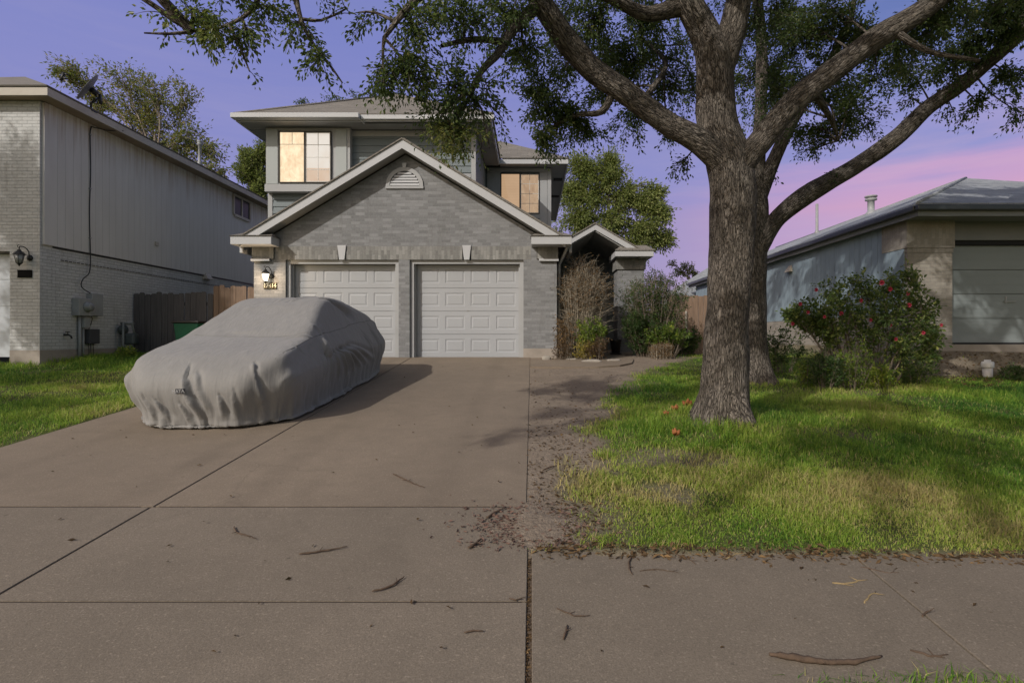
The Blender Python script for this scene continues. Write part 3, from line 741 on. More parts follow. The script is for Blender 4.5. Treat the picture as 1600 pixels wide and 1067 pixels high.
# right wing, set back
RX1, RY = .58, 17.1
mb = MB(); mb.box(UX1 + .001, RX1, RY, 25, 3.0, EZ + .05); mb.build('wing_wall', m_siding, house)
mb = MB(); mb.box(RX1 - .34, RX1 - .11, RY - .03, RY - .001, 5.0, EZ - .05); mb.box(RX1 - .10, RX1 + .012, RY - .04, RY + .1, 4.4, EZ); mb.box(UX1 + .05, UX1 + .46, RY - .03, RY - .001, 4.4, EZ - .05)
mb.box(UX1 + .05, RX1 - .1, RY - .06, RY - .03, 6.66, EZ); mb.box(UX1 + .47, RX1 - .345, RY - .03, RY - .001, 5.25, 5.375)
mb.build('wing_panel', m_trim, house)
slider(house, -.93, .215, 5.40, 6.60, RY, lit_pane('lit_blind_right', (.52, .34, .20), (.42, .27, .155), 1.1 * ke, 'blind'), lit_pane('lit_room_right', (.66, .47, .30), (.44, .28, .17), .85 * ke, 'curtain'), False)
mb = MB(); mb.box(.72, 1.0, 18.2, 18.5, EZ + .008, EZ + .018); mb.build('soffit_vent', m_dark, house)
mb = MB(); mb.box(.72, 1.0, 20.4, 20.7, EZ + .008, EZ + .018); mb.build('soffit_vent', m_dark, house)
# roofs: hip over the front block, lower hip over the wing
EY0, EX0, EX1 = 13.34, -7.15, -.93; P2 = .577; RZ = EZ + .17
half = (EX1 - EX0) / 2; xa = (EX0 + EX1) / 2
A_ = (xa, EY0 + half, RZ + half * P2); B_ = (xa, 25 - half, RZ + half * P2)
mb = MB(); th = .03
mb.slab([(EX0, EY0, RZ), (EX1, EY0, RZ), A_], th); mb.slab([(EX1, EY0, RZ), (EX1, 25, RZ), B_, A_], th); mb.slab([(EX1, 25, RZ), (EX0, 25, RZ), B_], th); mb.slab([(EX0, 25, RZ), (EX0, EY0, RZ), A_, B_], th)
roof = mb.build('upper_roof', m_shingle, house)
mb = MB()
for a, b_ in (((EX0, EY0, RZ), A_), ((EX1, EY0, RZ), A_), (A_, B_)):
    a, b_ = Vector(a), Vector(b_); mb.tube([a + Vector((0, 0, .0)), b_ + Vector((0, 0, .012))], .035, 6, True)
mb.build('ridge_cap', m_shingle, roof)
xs_ = -4.10
mb = MB(); mb.box(EX0 + .04, xs_, EY0 + .03, EY0 + .07, EZ - .0, RZ - .036); mb.box(xs_ + .001, xs_ + .045, EY0 + .03, EY0 + .2, EZ, RZ - .04)
mb.box(xs_ + .05, EX1 - .04, EY0 + .03, EY0 + .07, EZ - .0, RZ - .036); mb.box(EX0 + .04, EX0 + .08, EY0 + .071, 24.9, EZ, RZ - .037); mb.box(EX1 - .08, EX1 - .04, EY0 + .231, 16.72, EZ, RZ - .037)
mb.build('fascia', m_fascia, house)
mb = MB(); mb.box(EX0 + .01, xs_, EY0 - .17, EY0 + .029, EZ + .02, RZ - .035); mb.build('gutter', m_fascia, house, .01)
mb = MB(); mb.box(xs_ + .012, EX1 + .03, EY0 - .04, EY0 + .029, EZ + .03, RZ - .035); mb.build('gutter', m_fascia, house, .01)
mb = MB(); mb.box(EX0 + .081, EX1 - .081, EY0 + .232, UY - .035, EZ + .02, EZ + .05); mb.box(EX0 + .081, UX0 - .013, UY, 24.8, EZ + .02, EZ + .05); mb.box(UX1 + .013, EX1 - .081, UY, 16.9, EZ + .021, EZ + .05)
mb.box(EX0 + .081, xs_ - .03, EY0 + .072, EY0 + .23, EZ + .02, EZ + .05)
mb.build('soffit', m_soffit, house)
WX1, WY0 = 1.12, 16.6
hw = 2.2
mb = MB(); C1 = (WX1 - hw, WY0 + hw, RZ + hw * P2); C2 = (WX1 - hw, 25, RZ + hw * P2)
mb.slab([(EX1 - 2.0, WY0, RZ - .002), (WX1, WY0, RZ - .002), C1, (EX1 - 2.0, WY0 + hw, RZ + hw * P2)], th); mb.slab([(WX1, WY0, RZ - .002), (WX1, 25, RZ - .002), C2, C1], th)
mb.build('wing_roof', m_shingle, house)
mb = MB(); mb.box(EX1 - .039, WX1 - .03, WY0 + .03, WY0 + .07, EZ, RZ - .04); mb.box(WX1 - .07, WX1 - .03, WY0 + .071, 25, EZ, RZ - .04); mb.build('fascia', m_fascia, house)
mb = MB(); mb.box(EX1 - .03, WX1 - .071, WY0 + .072, RY - .041, EZ + .02, EZ + .05); mb.box(RX1 + .013, WX1 - .071, RY - .03, 24.9, EZ + .02, EZ + .05); mb.build('soffit', m_soffit, house)
# ---- porch
PA = (1.59, 4.45); PP = .575; PY = 14.0
rake(house, PA, PP, .55, 2.80, PY, PY + .03, .15)
mb = MB(); z1 = PA[1] - PP * 1.35
mb.slab([(PA[0], PY + .04, PA[1] + .01), (PA[0], 17, PA[1] + .01), (PA[0] - 1.5, 17, PA[1] - PP * 1.5), (PA[0] - .95, PY + .04, PA[1] - PP * .95)], .04)
mb.slab([(PA[0], PY + .04, PA[1] + .01), (PA[0] + 1.35, PY + .04, z1), (PA[0] + 1.35, 17, z1), (PA[0], 17, PA[1] + .01)], .04)
mb.build('porch_roof', m_shingle, house)
mb = MB(); mb.slab([(PA[0], PY + .04, PA[1] - .16), (PA[0], 17, PA[1] - .16), (.6, 17, 3.72), (.6, PY + .04, 3.72)], .02); mb.slab([(PA[0], PY + .04, PA[1] - .16), (2.75, PY + .04, 3.6), (2.75, 17, 3.6), (PA[0], 17, PA[1] - .16)], .02)
mb.build('porch_ceiling', m_soffit, house)
mb = MB(); mb.box(2.20, 2.88, PY + .3, PY + .95, FL, 3.34); mb.box(2.55, 2.88, PY + .951, 17, FL, 3.3)
mb.build('porch_column', m_brick, house)
mb = MB(); mb.box(2.16, 2.92, PY + .26, PY + .98, 3.341, 3.62); mb.build('corbel', m_soldier, house)
mb = MB(); mb.box(2.09, 3.05, PY - .08, PY + 1.1, 3.623, 3.77); r = mb.build('eave_return', m_fascia, house, .006)
mb = MB(); vs = [(2.07, PY - .11, 3.773), (3.08, PY - .11, 3.773), (3.08, PY + 1.1, 3.773), (2.07, PY + 1.1, 3.773), (2.28, PY + .12, 3.93), (2.9, PY + .12, 3.93), (2.9, PY + 1.1, 3.93), (2.28, PY + 1.1, 3.93)]
mb.add(vs, [(0, 1, 5, 4), (1, 2, 6, 5), (2, 3, 7, 6), (3, 0, 4, 7), (4, 5, 6, 7), (3, 2, 1, 0)]); mb.build('return_roof', m_shingle, r)
mb = MB(); mb.box(.57, 2.54, 16.5, 16.8, FL, 4.4); mb.build('porch_wall', m_siding, house)
mb = MB(); mb.box(1.15, 2.06, 16.44, 16.499, FL + .1, 3.2); dr = mb.build('front_door', M('navy_front_door', (.03, .04, .06), .4, .1, 3, .03), house)
mb = MB(); mb.box(2.07, 2.2, 16.42, 16.498, FL, 3.3); mb.box(1.02, 1.14, 16.42, 16.498, FL, 3.3); mb.box(1.141, 2.069, 16.42, 16.498, 3.21, 3.3); mb.build('door_frame', m_trim, dr)
mb = MB(); mb.box(.6, 2.54, 14.05, 16.43, FL - .1, FL + .09); mb.build('porch_floor', m_conc, house)
# ---- lantern and number plaque on the brick pier
def lantern(label, c, wall_y, s=1.0, lit=False):
    x, y, z = c      # glass centre
    t = thing('wall_lantern', label, 'wall lamp', (x, wall_y, z))
    mb = MB(); R = Matrix.Rotation(PI / 2, 3, 'X')
    mb.lathe([(0.001, 0), (.055 * s, 0), (.06 * s, .012), (.04 * s, .03), (.001, .034)], (x + .07 * s, wall_y, z + .03 * s), 14, True, R); mb.build('wall_plate', m_black, t)
    pts = [(x + .07 * s, wall_y - .02, z + .03 * s), (x + .08 * s, wall_y - .05, z + .15 * s), (x + .05 * s, wall_y - .10, z + .22 * s), (x + .01 * s, y, z + .225 * s), (x, y, z + .18 * s)]
    mb = MB(); cc = catmull([(p, .009 * s) for p in pts], .02); mb.tube([Vector(p[:3]) for p in cc], .009 * s, 7)
    mb.tube([(x - .02 * s, y, z + .21 * s), (x - .035 * s, y, z + .235 * s), (x - .02 * s, y, z + .26 * s), (x, y, z + .25 * s)], .006 * s, 6); mb.build('bracket', m_black, t)
    mb = MB(); mb.lathe([(.004, z + .18 * s), (.03 * s, z + .165 * s), (.035 * s, z + .14 * s), (.06 * s, z + .125 * s), (.095 * s, z + .085 * s), (.098 * s, z + .072 * s), (.002, z + .074 * s)], (x, y, 0), 8, False); mb.build('cap', m_black, t)
    mb = MB()
    for k in range(6):
        a = k * PI / 3; mb.tube([(x + .082 * s * math.cos(a), y + .082 * s * math.sin(a), z + .075 * s), (x + .048 * s * math.cos(a), y + .048 * s * math.sin(a), z - .09 * s)], .004 * s, 5)
    mb.build('cage', m_black, t)
    mb = MB(); mb.lathe([(.002, z - .145 * s), (.014 * s, z - .14 * s), (.018 * s, z - .12 * s), (.04 * s, z - .10 * s), (.05 * s, z - .088 * s), (.002, z - .086 * s)], (x, y, 0), 10); mb.build('finial', m_black, t)
    q = NT('lantern_glass_lit' if lit else 'lantern_glass')
    if lit:
        e = q.n('ShaderNodeEmission', {'Color': (1, .84, .6), 'Strength': 4.0}); q.t.links.new(e.outputs[0], q.out.inputs[0])
    else: q.bsdf((.28, .29, .29), .25, None, .5)
    mb = MB(); mb.lathe([(.046 * s, z - .084 * s), (.079 * s, z + .07 * s)], (x, y, 0), 12); gl = mb.build('glass', q.m, t)
    return t
lp = W(415, 433, 12.36); lamp = lantern('lit coach lantern glowing on the grey brick pier above the house number', (lp.x, lp.y, lp.z), YF, 1.0, True)
ld = bpy.data.lights.new('lantern_bulb', 'POINT'); ld.energy = 26; ld.color = (1, .74, .48); ld.shadow_soft_size = .05
lo = bpy.data.objects.new('lantern_bulb', ld); COL.objects.link(lo); lo.parent = lamp; lo.location = (0, lp.y - YF - .10, -.02)
pc = W(422.5, 446.5, YF); pq = thing('number_plaque', 'bronze house number plaque reading 17414 below the lit lantern', 'sign', (pc.x, YF, pc.z))
m_bronze = M('bronze_tile', (.085, .07, .04), .5, .25, 20, .1, 60, spec=.4); m_num = M('cream_digit', (.75, .68, .52), .5, .05, 5, 0)
mb = MB()
for k in range(5): mb.box(pc.x - .145 + k * .058 + .002, pc.x - .145 + (k + 1) * .058 - .002, YF - .02, YF - .002, pc.z - .07, pc.z + .07)
mb.build('tile', m_bronze, pq)
for k, ch in enumerate('17414'): text_mesh('digit', ch, .135, m_num, pq, (pc.x - .116 + k * .058, YF - .022, pc.z))
# ================================================================ left neighbour
LX, LY, LZ = -9.9, 11.2, 1.34
lh = thing('painted_brick_house', 'pale painted brick house with tan board siding, left of the driveway', 'house', (-13.5, LY, gz(LY)))
m_lbrick = brick_mat('painted_brick', (.50, .50, .49), (.58, .58, .57), (.36, .36, .35), light=(.64, .64, .63), dirt=(.2, .18, .15), bstr=.7)
s = NT('stained_board_siding'); p = s.pos(); n1 = s.noise(s.scale(p, (2, 2, .35)), 2.2, 5, .65); sx = s.n('ShaderNodeSeparateXYZ', {0: p})
n2 = s.noise(s.scale(p, (9, 9, .5)), 1.3, 4, .6)
cc_ = s.mix(s.mapr(n1, .3, .7, 0, 1), (.58, .56, .53), (.64, .62, .59))
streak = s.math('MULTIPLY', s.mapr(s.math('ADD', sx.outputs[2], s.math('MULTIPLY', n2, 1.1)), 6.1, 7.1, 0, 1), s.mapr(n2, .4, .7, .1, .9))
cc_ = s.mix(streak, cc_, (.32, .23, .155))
s.bsdf(cc_, .75, s.bump(s.noise(s.scale(p, (30, 30, 2)), 3, 3), .2, .004), .2); m_lsiding = s.m
m_ltrim = M('cream_fascia', (.46, .42, .36), .6, .1, 2, .06, 60, dirt=(.22, .15, .10), dirtamt=.5)
m_lsoffit = M('tan_soffit', (.30, .24, .18), .8, .15, 2, .05, 60, dirt=(.13, .08, .05), dirtamt=.6)
mb = MB()
mb.box(-10.5, LX, LY, LY + .3, LZ, 6.35); mb.box(-18, -10.501, LY, LY + .3, 3.33, 6.35); mb.box(LX - .3, LX, LY + .301, 21, LZ, 3.44)
mb.build('brick_wall', m_lbrick, lh)
mb = MB(); mb.box(LX - .29, LX + .012, LY + .3, 21, 3.442, 3.47)
z0 = 3.37
for k in range(90):     # dog-tooth course under the siding
    y = LY + .5 + k * .105; mb.box(LX + .001, LX + .014, y, y + .07, 3.21, 3.225)
mb.build('ledge', m_black, lh)
mb = MB(); mb.box(-10.5, LX + .006, LY - .006, 21, .6, LZ - .001); mb.build('foundation', m_found, lh)
mb = MB(); w = .203; y = LY + .17
while y < 20.9: mb.box(LX - .02, LX + .040, y + .0025, min(y + w - .0025, 20.9), 3.48, 6.36); y += w
mb.box(LX - .25, LX + .033, LY + .302, 20.9, 3.481, 6.355); mb.build('board_siding', m_lsiding, lh)
mb = MB(); mb.box(LX - .04, LX + .05, LY + .05, LY + .165, 3.48, 6.35); mb.build('corner_board', m_lsiding, lh)
mb = MB(); mb.box(-18, -10.52, LY + .16, LY + .2, 1.2, 3.30)
for z in (1.7, 2.24, 2.78): mb.box(-18, -10.52, LY + .152, LY + .16, z, z + .5)
mb.build('garage_door', M('cool_white_door', (.5, .53, .56), .5, .05, 2, .03), lh)
mb = MB(); mb.box(-10.52, -10.502, LY + .03, LY + .2, LZ, 3.32); mb.box(-18, -10.521, LY + .03, LY + .2, 3.301, 3.329); mb.build('door_frame', m_black, lh)
ex, ey, ez = -9.49, 10.9, 6.54; r_ = 4.8; pt = .5; xL = ex - 2 * r_
Aa = (ex - r_, ey + r_, ez + pt * r_); Bb = (ex - r_, 21.6 - r_, ez + pt * r_)
mb = MB(); mb.slab([(xL, ey, ez), (ex, ey, ez), Aa], .03); mb.slab([(ex, ey, ez), (ex, 21.6, ez), Bb, Aa], .03); mb.slab([(ex, 21.6, ez), (xL, 21.6, ez), Bb], .03); mb.slab([(xL, 21.6, ez), (xL, ey, ez), Aa, Bb], .03)
lroof = mb.build('roof', m_shingle, lh)
mb = MB(); mb.box(xL, ex - .02, ey + .03, ey + .06, ez - .19, ez - .035); mb.box(ex - .05, ex - .02, ey + .061, 21.5, ez - .19, ez - .035); mb.build('fascia', m_ltrim, lh)
mb = MB(); mb.box(xL, ex - .051, ey + .061, LY - .001, ez - .18, ez - .15); mb.box(LX + .051, ex - .051, LY, 21.4, ez - .18, ez - .15); mb.build('soffit', m_lsoffit, lh)
mb = MB(); mb.lathe([(.10, 6.4), (.06, 6.62), (.045, 6.65), (.045, 7.10), (.075, 7.12), (.075, 7.16), (.05, 7.18), (.075, 7.2), (.075, 7.24), (.001, 7.26)], (-9.75, 16.35, .12), 12)
mb.build('vent_pipe', m_galv, lroof)
for (yy, zz) in ((13.4, 6.56), (15.2, 6.56), (17.4, 6.57), (18.9, 6.57)):
    mb = MB(); mb.lathe([(.05, zz - .05), (.03, zz + .05), (.025, zz + .13), (.001, zz + .135)], (-9.62, yy, 0), 8); mb.build('vent_stub', m_black, lroof)
wv0, wv1 = 18.4, 19.4
mb = MB(); X0 = LX + .041
mb.box(X0, X0 + .05, wv0 - .07, wv0, 5.66, 6.34); mb.box(X0, X0 + .05, wv1, wv1 + .07, 5.66, 6.34); mb.box(X0, X0 + .05, wv0, wv1, 6.27, 6.34); mb.box(X0, X0 + .06, wv0, wv1, 5.60, 5.68); mb.box(X0, X0 + .04, wv0 + .47, wv0 + .53, 5.681, 6.269)
wn = mb.build('window', m_ltrim, lh)
q = NT('dark_glass'); q.bsdf((.06, .065, .07), .25, None, .15); m_glass = q.m
mb = MB(); mb.quad((X0 + .015, wv0, 5.68), (X0 + .015, wv1, 5.68), (X0 + .015, wv1, 6.27), (X0 + .015, wv0, 6.27)); mb.build('pane', m_glass, wn)
def hood(parent, x, y, z, w, m, side=1):
    mb = MB(); mb.ext([(y - w / 2, 0), (y + w / 2, 0), (y + w / 2, 1), (y - w / 2, 1)], 'x', x, x + side * .01) if False else None
    h = w * .7; d = w * .55 * side
    vs = [(x, y - w / 2, z), (x, y + w / 2, z), (x + d, y + w / 2, z), (x + d, y - w / 2, z), (x, y - w * .3, z + h), (x, y + w * .3, z + h), (x + d * .15, y + w * .3, z + h), (x + d * .15, y - w * .3, z + h)]
    fs = [(0, 1, 2, 3), (4, 7, 6, 5), (0, 3, 7, 4), (1, 5, 6, 2), (3, 2, 6, 7), (0, 4, 5, 1)]
    if side > 0: fs = [f[::-1] for f in fs]
    mb.add(vs, fs); mb.box(x, x + side * .008, y - w * .6, y + w * .6, z - .02, z + h + .03); return mb.build('vent_hood', m, parent)
hood(lh, LX + .001, 16.9, 3.36, .3, m_ltrim); mb = MB(); mb.box(LX + .041, LX + .08, 14.55, 14.67, 4.0, 4.1); mb.build('outlet_box', m_ltrim, lh)
# coach lantern and plaque
lp = W(30, 404, LY - .16); lantern('black unlit coach lantern on the pale brick of the left house', (lp.x, lp.y, lp.z), LY, 1.05)
pc = W(39.5, 428, LY); t = thing('number_plaque', 'plain black plaque below the unlit lantern of the left house', 'sign', (pc.x, LY, pc.z))
mb = MB(); mb.box(pc.x - .145, pc.x + .145, LY - .018, LY - .002, pc.z - .075, pc.z + .075); mb.build('plate', m_void, t, .004)
mb = MB(); mb.box(pc.x - .15, pc.x + .15, LY - .022, LY - .0185, pc.z + .068, pc.z + .078); mb.box(pc.x - .15, pc.x + .15, LY - .022, LY - .0185, pc.z - .078, pc.z - .068); mb.build('rim', m_void, t)
# electric meter on the side wall
def side(px, py, x=LX): Y = (x) * F / (px - CX); return Y, CZ - (py - CY) / F * Y
t = thing('electric_meter', 'grey electric meter and breaker boxes with conduit on the side wall', 'meter', (LX, 12.2, gz(12.2)))
y0, zt = side(112, 465); y1, zb = side(134, 494); mb = MB(); mb.box(LX + .001, LX + .16, y0, y1, zb, zt); mb.build('meter_box', m_galv, t, .01)
ym, zm = (y0 + y1) / 2 + .03, (zt + zb) / 2; R = Matrix.Rotation(PI / 2, 3, 'Y')
mb = MB(); mb.lathe([(.11, 0), (.115, .015), (.095, .02), (.09, .09), (.06, .11), (.001, .112)], (LX + .161, ym, zm), 18, True, R); mb.build('meter_dial', M('meter_glass', (.22, .23, .23), .2, .1, 5, 0, spec=.6), t)
y2, zt2 = side(134, 458); y3, zb2 = side(152, 494); mb = MB(); mb.box(LX + .001, LX + .14, y1 + .01, y3, zb2, zt2); mb.build('breaker_box', m_galv, t, .01)
ya, za = side(121, 495); mb = MB(); mb.tube([(LX + .05, ya, zb - .003), (LX + .05, ya, gz(ya) - .1)], .03, 10); mb.tube([(LX + .05, ya + .09, zb - .25), (LX + .05, ya + .1, gz(ya) - .1)], .022, 8); mb.build('conduit', m_galv, t)
mb = MB(); mb.box(LX + .001, LX + .13, ya + .04, ya + .2, zb - .26, zb - .04); mb.build('junction_box', m_galv, t, .008)
yb, zb3 = side(132, 514); yc, zc = side(148, 537); mb = MB(); mb.box(LX + .001, LX + .12, yb, yc, zc, zb3); mb.build('cable_box', M('dark_grey_box', (.07, .07, .075), .6, .1, 4, .05), t, .01)
mb = MB()
for dy_ in (.05, .1, .18):
    mb.tube([(LX + .05, yb + dy_, zc), (LX + .03, yb + dy_ + .04, zc - .2), (LX + .04, yb + dy_ + .1 * dy_, zc - .35), (LX + .05, yb + dy_ + .05, gz(12.4) - .05)], .006, 5); mb.build('wire', m_black, t); mb = MB()
mb.tube([(LX + .1, y1 - .02, zm - .1), (LX + .15, y1, zb - .05), (LX + .1, yb + .05, zb3 + .1), (LX + .06, yb + .04, zb3 - .01)], .008, 6); mb.build('wire', m_black, t)
# cable from the eave
t = thing('service_cable', 'black cable running down the tan siding from eave to meter', 'cable', (LX, 12.4, 2.9))
yy = 12.41; pts = [(LX + .4, 12.95, 6.40), (LX + .2, 12.75, 6.33), (LX + .08, 12.5, 6.30), (LX + .06, yy, 6.2), (LX + .06, yy + .01, 5.3), (LX + .05, yy - .01, 4.4), (LX + .06, yy, 3.55), (LX + .06, yy, 3.2), (LX + .07, yy - .06, 3.0), (LX + .08, yy - .22, 2.88), (LX + .09, yy - .28, 2.7), (LX + .09, y1 + .05, zt2 - .02)]
mb = MB(); c_ = catmull([(p, .011) for p in pts], .06); mb.tube([Vector(p[:3]) for p in c_], .011, 6); mb.build('wire', m_black, t)
mb = MB()
for z in (6.1, 4.9, 3.8):
    mb = MB(); mb.box(LX + .04, LX + .075, yy - .025, yy + .025, z, z + .02); mb.build('clip', m_galv, t)
# hose tap
yt, zt_ = side(100, 523); t = thing('hose_tap', 'small black hose tap low on the left brick wall', 'tap', (LX, yt, zt_))
mb = MB(); mb.tube([(LX - .02, yt, zt_), (LX + .1, yt, zt_), (LX + .14, yt + .01, zt_ - .03), (LX + .15, yt + .02, zt_ - .08)], .018, 8); mb.build('spout', m_black, t)
mb = MB(); mb.lathe([(.001, 0), (.045, .004), (.045, .018), (.001, .022)], (LX + .08, yt, zt_ + .05), 10); mb.tube([(LX + .08, yt, zt_), (LX + .08, yt, zt_ + .055)], .008, 6); mb.build('handle', m_black, t)
# gas meter
yg, zg = side(208, 528); yg = 13.35; gx0 = LX + .3
t = thing('gas_meter', 'green grey gas meter with regulator beside the dark fence', 'meter', (gx0, yg, gz(yg)))
m_gas = M('gas_meter_paint', (.07, .085, .085), .55, .2, 8, .1, 60, spec=.4)
mb = MB(); mb.box(gx0 - .13, gx0 + .13, yg - .1, yg + .1, 1.42, 1.70); mb.build('meter_body', m_gas, t, .05)
R = Matrix.Rotation(PI / 2, 3, 'X'); mb = MB(); mb.lathe([(.001, -.1), (.07, -.09), (.12, -.02), (.12, .02), (.07, .09), (.04, .12), (.001, .12)], (gx0 - .2, yg, 1.78), 16, True, R); mb.build('regulator', m_gas, t)
mb = MB(); P = [(gx0 - .08, yg - .13, .95), (gx0 - .08, yg - .13, 1.98), (gx0 - .08, yg - .1, 2.0), (gx0 + .1, yg, 2.0), (gx0 + .1, yg, 1.70)]; mb.tube([(gx0 - .08, yg - .16, .95), (gx0 - .08, yg - .16, 1.95)], .024, 8); mb.tube([(gx0 - .18, yg - .1, 1.93), (gx0 + .12, yg - .1, 1.93)], .03, 8)
mb.tube([(gx0 + .08, yg - .1, 1.93), (gx0 + .08, yg, 1.68)], .022, 8); mb.build('pipe', M('gas_pipe', (.20, .215, .21), .5, .15, 8, .05), t)
mb = MB(); mb.lathe([(.05, 1.50), (.05, 1.53)], (gx0 - .08, yg - .16, -.28), 8); mb.build('valve', m_gas, t)
# satellite dish on the roof edge
base = Vector((-9.58, 12.1, 6.50)); t = thing('satellite_dish', 'dark satellite dish with long feed arm on the left roof edge', 'satellite dish', base)
dc = W(139.5, 138, 12.0); nrm = Vector((-.764, -.70, .645)).normalized(); zax = nrm; xax = Vector((0, 1, 0)).cross(zax).normalized(); yax = zax.cross(xax); R = Matrix((xax, yax, zax)).transposed()
prof = [(r_0 * 1.2, z_0 * 1.2) for r_0, z_0 in ((.001, -.018), (.08, -.015), (.16, -.006), (.23, .008), (.285, .026), (.29, .028), (.288, .032), (.23, .014), (.16, 0), (.08, -.009), (.001, -.012))]
mb = MB(); mb.lathe(prof, dc, 24, True, R); mb.build('reflector', M('dish_grey', (.15, .155, .165), .5, .15, 4, .03, spec=.4), t)
mb = MB(); mb.tube([base, base + Vector((0, 0, .18)), dc - nrm * .16 + Vector((.02, 0, -.10))], .022, 8); mb.box(base.x - .08, base.x + .08, base.y - .08, base.y + .08, base.z - .01, base.z + .02); mb.tube([dc - nrm * .03, dc - nrm * .17], .06, 8); mb.tube([dc - nrm * .15 + Vector((.03, .05, 0)), dc - nrm * .16 + Vector((.04, .04, -.2))], .03, 8); mb.build('mount', m_black, t)
lo_ = W(127, 152, 12.0); ln = W(97, 121, 11.85)
mb = MB(); mb.tube([lo_ + Vector((.03, 0, 0)), ln], .013, 6); mb.build('feed_arm', M('arm_grey', (.22, .22, .23), .4, .1, 4, 0), t)
mb = MB(); ax = (ln - lo_).normalized(); mb.tube([ln + Vector((-.03, 0, -.08)), ln + Vector((.05, 0, .10))], .03, 8); mb.tube([ln + Vector((.05, 0, .08)), ln + Vector((.13, 0, .05))], .02, 6); mb.tube([ln + Vector((.02, 0, .0)), ln + Vector((.1, 0, -.04))], .02, 6); mb.build('receiver', m_black, t)

# ================================================================ fences between the houses
def picket_fence(label, x0, x1, y, zt, m, post_xs, wpk=.14, seed=3, dog=True, tilt=.012):
    r = random.Random(seed); t = thing('board_fence', label, 'fence', ((x0 + x1) / 2, y, gz(y)))
    mb = MB(); x = x0
    while x < x1 - .03:
        a, b_ = x + .004, min(x + wpk - .004, x1); z = zt + r.uniform(-.035, .035); z0 = gz(y) - .05; tl = r.uniform(-tilt, tilt); dd = r.uniform(-.008, .008)
        c_ = .025
        mb.ext([(a, z0), (b_, z0), (b_ + tl, z - c_), (b_ - c_ + tl, z), (a + c_ + tl, z), (a + tl, z - c_)], 'y', y - .02 + dd, y - .001 + dd); x += wpk
    mb.build('boards', m, t)
    for z in (gz(y) + .3, gz(y) + 1.25):
        mb = MB(); mb.box(x0, x1, y + .010, y + .05, z, z + .09); mb.build('rail', m, t)
    for px in post_xs:
        mb = MB(); mb.box(px - .045, px + .045, y + .051, y + .14, gz(y) - .1, zt - .05); mb.build('post', m, t)
    return t
picket_fence('dark board fence beside the gas meter', -9.86, -7.90, 13.8, 2.70, m_wood_dark, (-9.7, -8.0))
picket_fence('brown cedar board fence beside the lit brick pier', -7.88, -6.27, 13.78, 2.86, m_wood_brown, (-7.8, -6.4), seed=5)
# green trash cart behind the covered car
t = thing('trash_bin', 'green wheeled trash bin with dark lid by the dark fence', 'trash bin', (-8.1, 13.35, gz(13.3)))
m_green = M('green_plastic', (.012, .12, .065), .5, .15, 4, .05, spec=.4); bz = gz(13.3)
mb = MB(); vs = []
for (z, h, d) in ((bz + .02, .22, .24), (bz + .80, .29, .31)):
    vs += [(-8.1 - h, 13.33 - d, z), (-8.1 + h, 13.33 - d, z), (-8.1 + h, 13.33 + d, z), (-8.1 - h, 13.33 + d, z)]
mb.add(vs, [(0, 3, 2, 1), (4, 5, 6, 7), (0, 1, 5, 4), (1, 2, 6, 5), (2, 3, 7, 6), (3, 0, 4, 7)]); mb.build('bin_body', m_green, t, .02)
mb = MB(); mb.box(-8.1 - .305, -8.1 + .305, 13.33 - .325, 13.33 + .325, bz + .76, bz + .80) if False else mb.box(-8.42, -7.78, 12.99, 13.66, bz + .803, bz + .85); mb.build('lid', m_black, t, .015)
mb = MB(); mb.tube([(-8.36, 13.72, bz + .82), (-7.84, 13.72, bz + .82)], .016, 8); mb.build('handle', m_black, t)
for x in (-8.33, -7.87):
    mb = MB(); mb.lathe([(.001, -.025), (.11, -.025), (.12, 0), (.11, .025), (.001, .025)], (x, 13.60, bz + .12), 14, True, Matrix.Rotation(PI / 2, 3, 'Y')); mb.build('wheel', m_black, t)

# ================================================================ right neighbour
RXW, RYW, RFZ = 7.08, 10.5, 1.465
rh = thing('low_brick_house', 'single storey house with blue grey siding and brick garage pier, right', 'house', (9.5, RYW, RFZ))
m_rsid = M('blue_board_siding', (.25, .315, .36), .65, .1, 1.5, .12, 40, stretch=(6, 6, .5), dirt=(.13, .14, .14))
m_rbrick = brick_mat('tan_brick', (.27, .24, .205), (.36, .33, .285), (.27, .25, .225), light=(.42, .39, .34), dirt=(.13, .11, .09))
m_rsold = brick_mat('tan_brick_soldier', (.26, .235, .20), (.34, .31, .27), (.27, .25, .225), soldier=True, light=(.4, .37, .33))
m_rshin = shingle_mat('grey_shingle', (.24, .25, .26), (.36, .375, .39), .055)
m_gut = M('dark_gutter', (.045, .05, .055), .35, .2, 3, .03, spec=.5, dirt=(.12, .12, .12))
m_rfas = M('grey_fascia', (.20, .205, .205), .6, .1, 2, .05); m_rdoor = M('grey_green_door', (.225, .25, .25), .5, .06, 1.2, .03, 60)
mb = MB(); y = RYW + .06
while y < 23.9: mb.box(RXW - .02, RXW - .001, y + .004, y + .199, 2.06, 4.05); y += .203
mb.box(RXW - .008, RXW + .05, RYW + .71, 24, 2.06, 4.05); mb.build('board_siding', m_rsid, rh)
mb = MB(); mb.box(RXW - .02, RXW + .3, RYW + .701, 24, gz(12.6) - .3, 2.055)
mb.box(RXW, 7.93, RYW, RYW + .70, RFZ - .5, 3.28); mb.build('brick_wall', m_rbrick, rh)
mb = MB(); mb.box(RXW - .03, 7.955, RYW - .03, RYW + .72, 3.281, 3.80); mb.box(RXW - .012, 7.94, RYW - .012, RYW + .71, 3.20, 3.279); mb.build('corbel', m_rsold, rh)
mb = MB(); mb.box(7.956, 12.2, RYW + .1, RYW + .3, 3.45, 3.80); mb.build('header', m_rfas, rh)
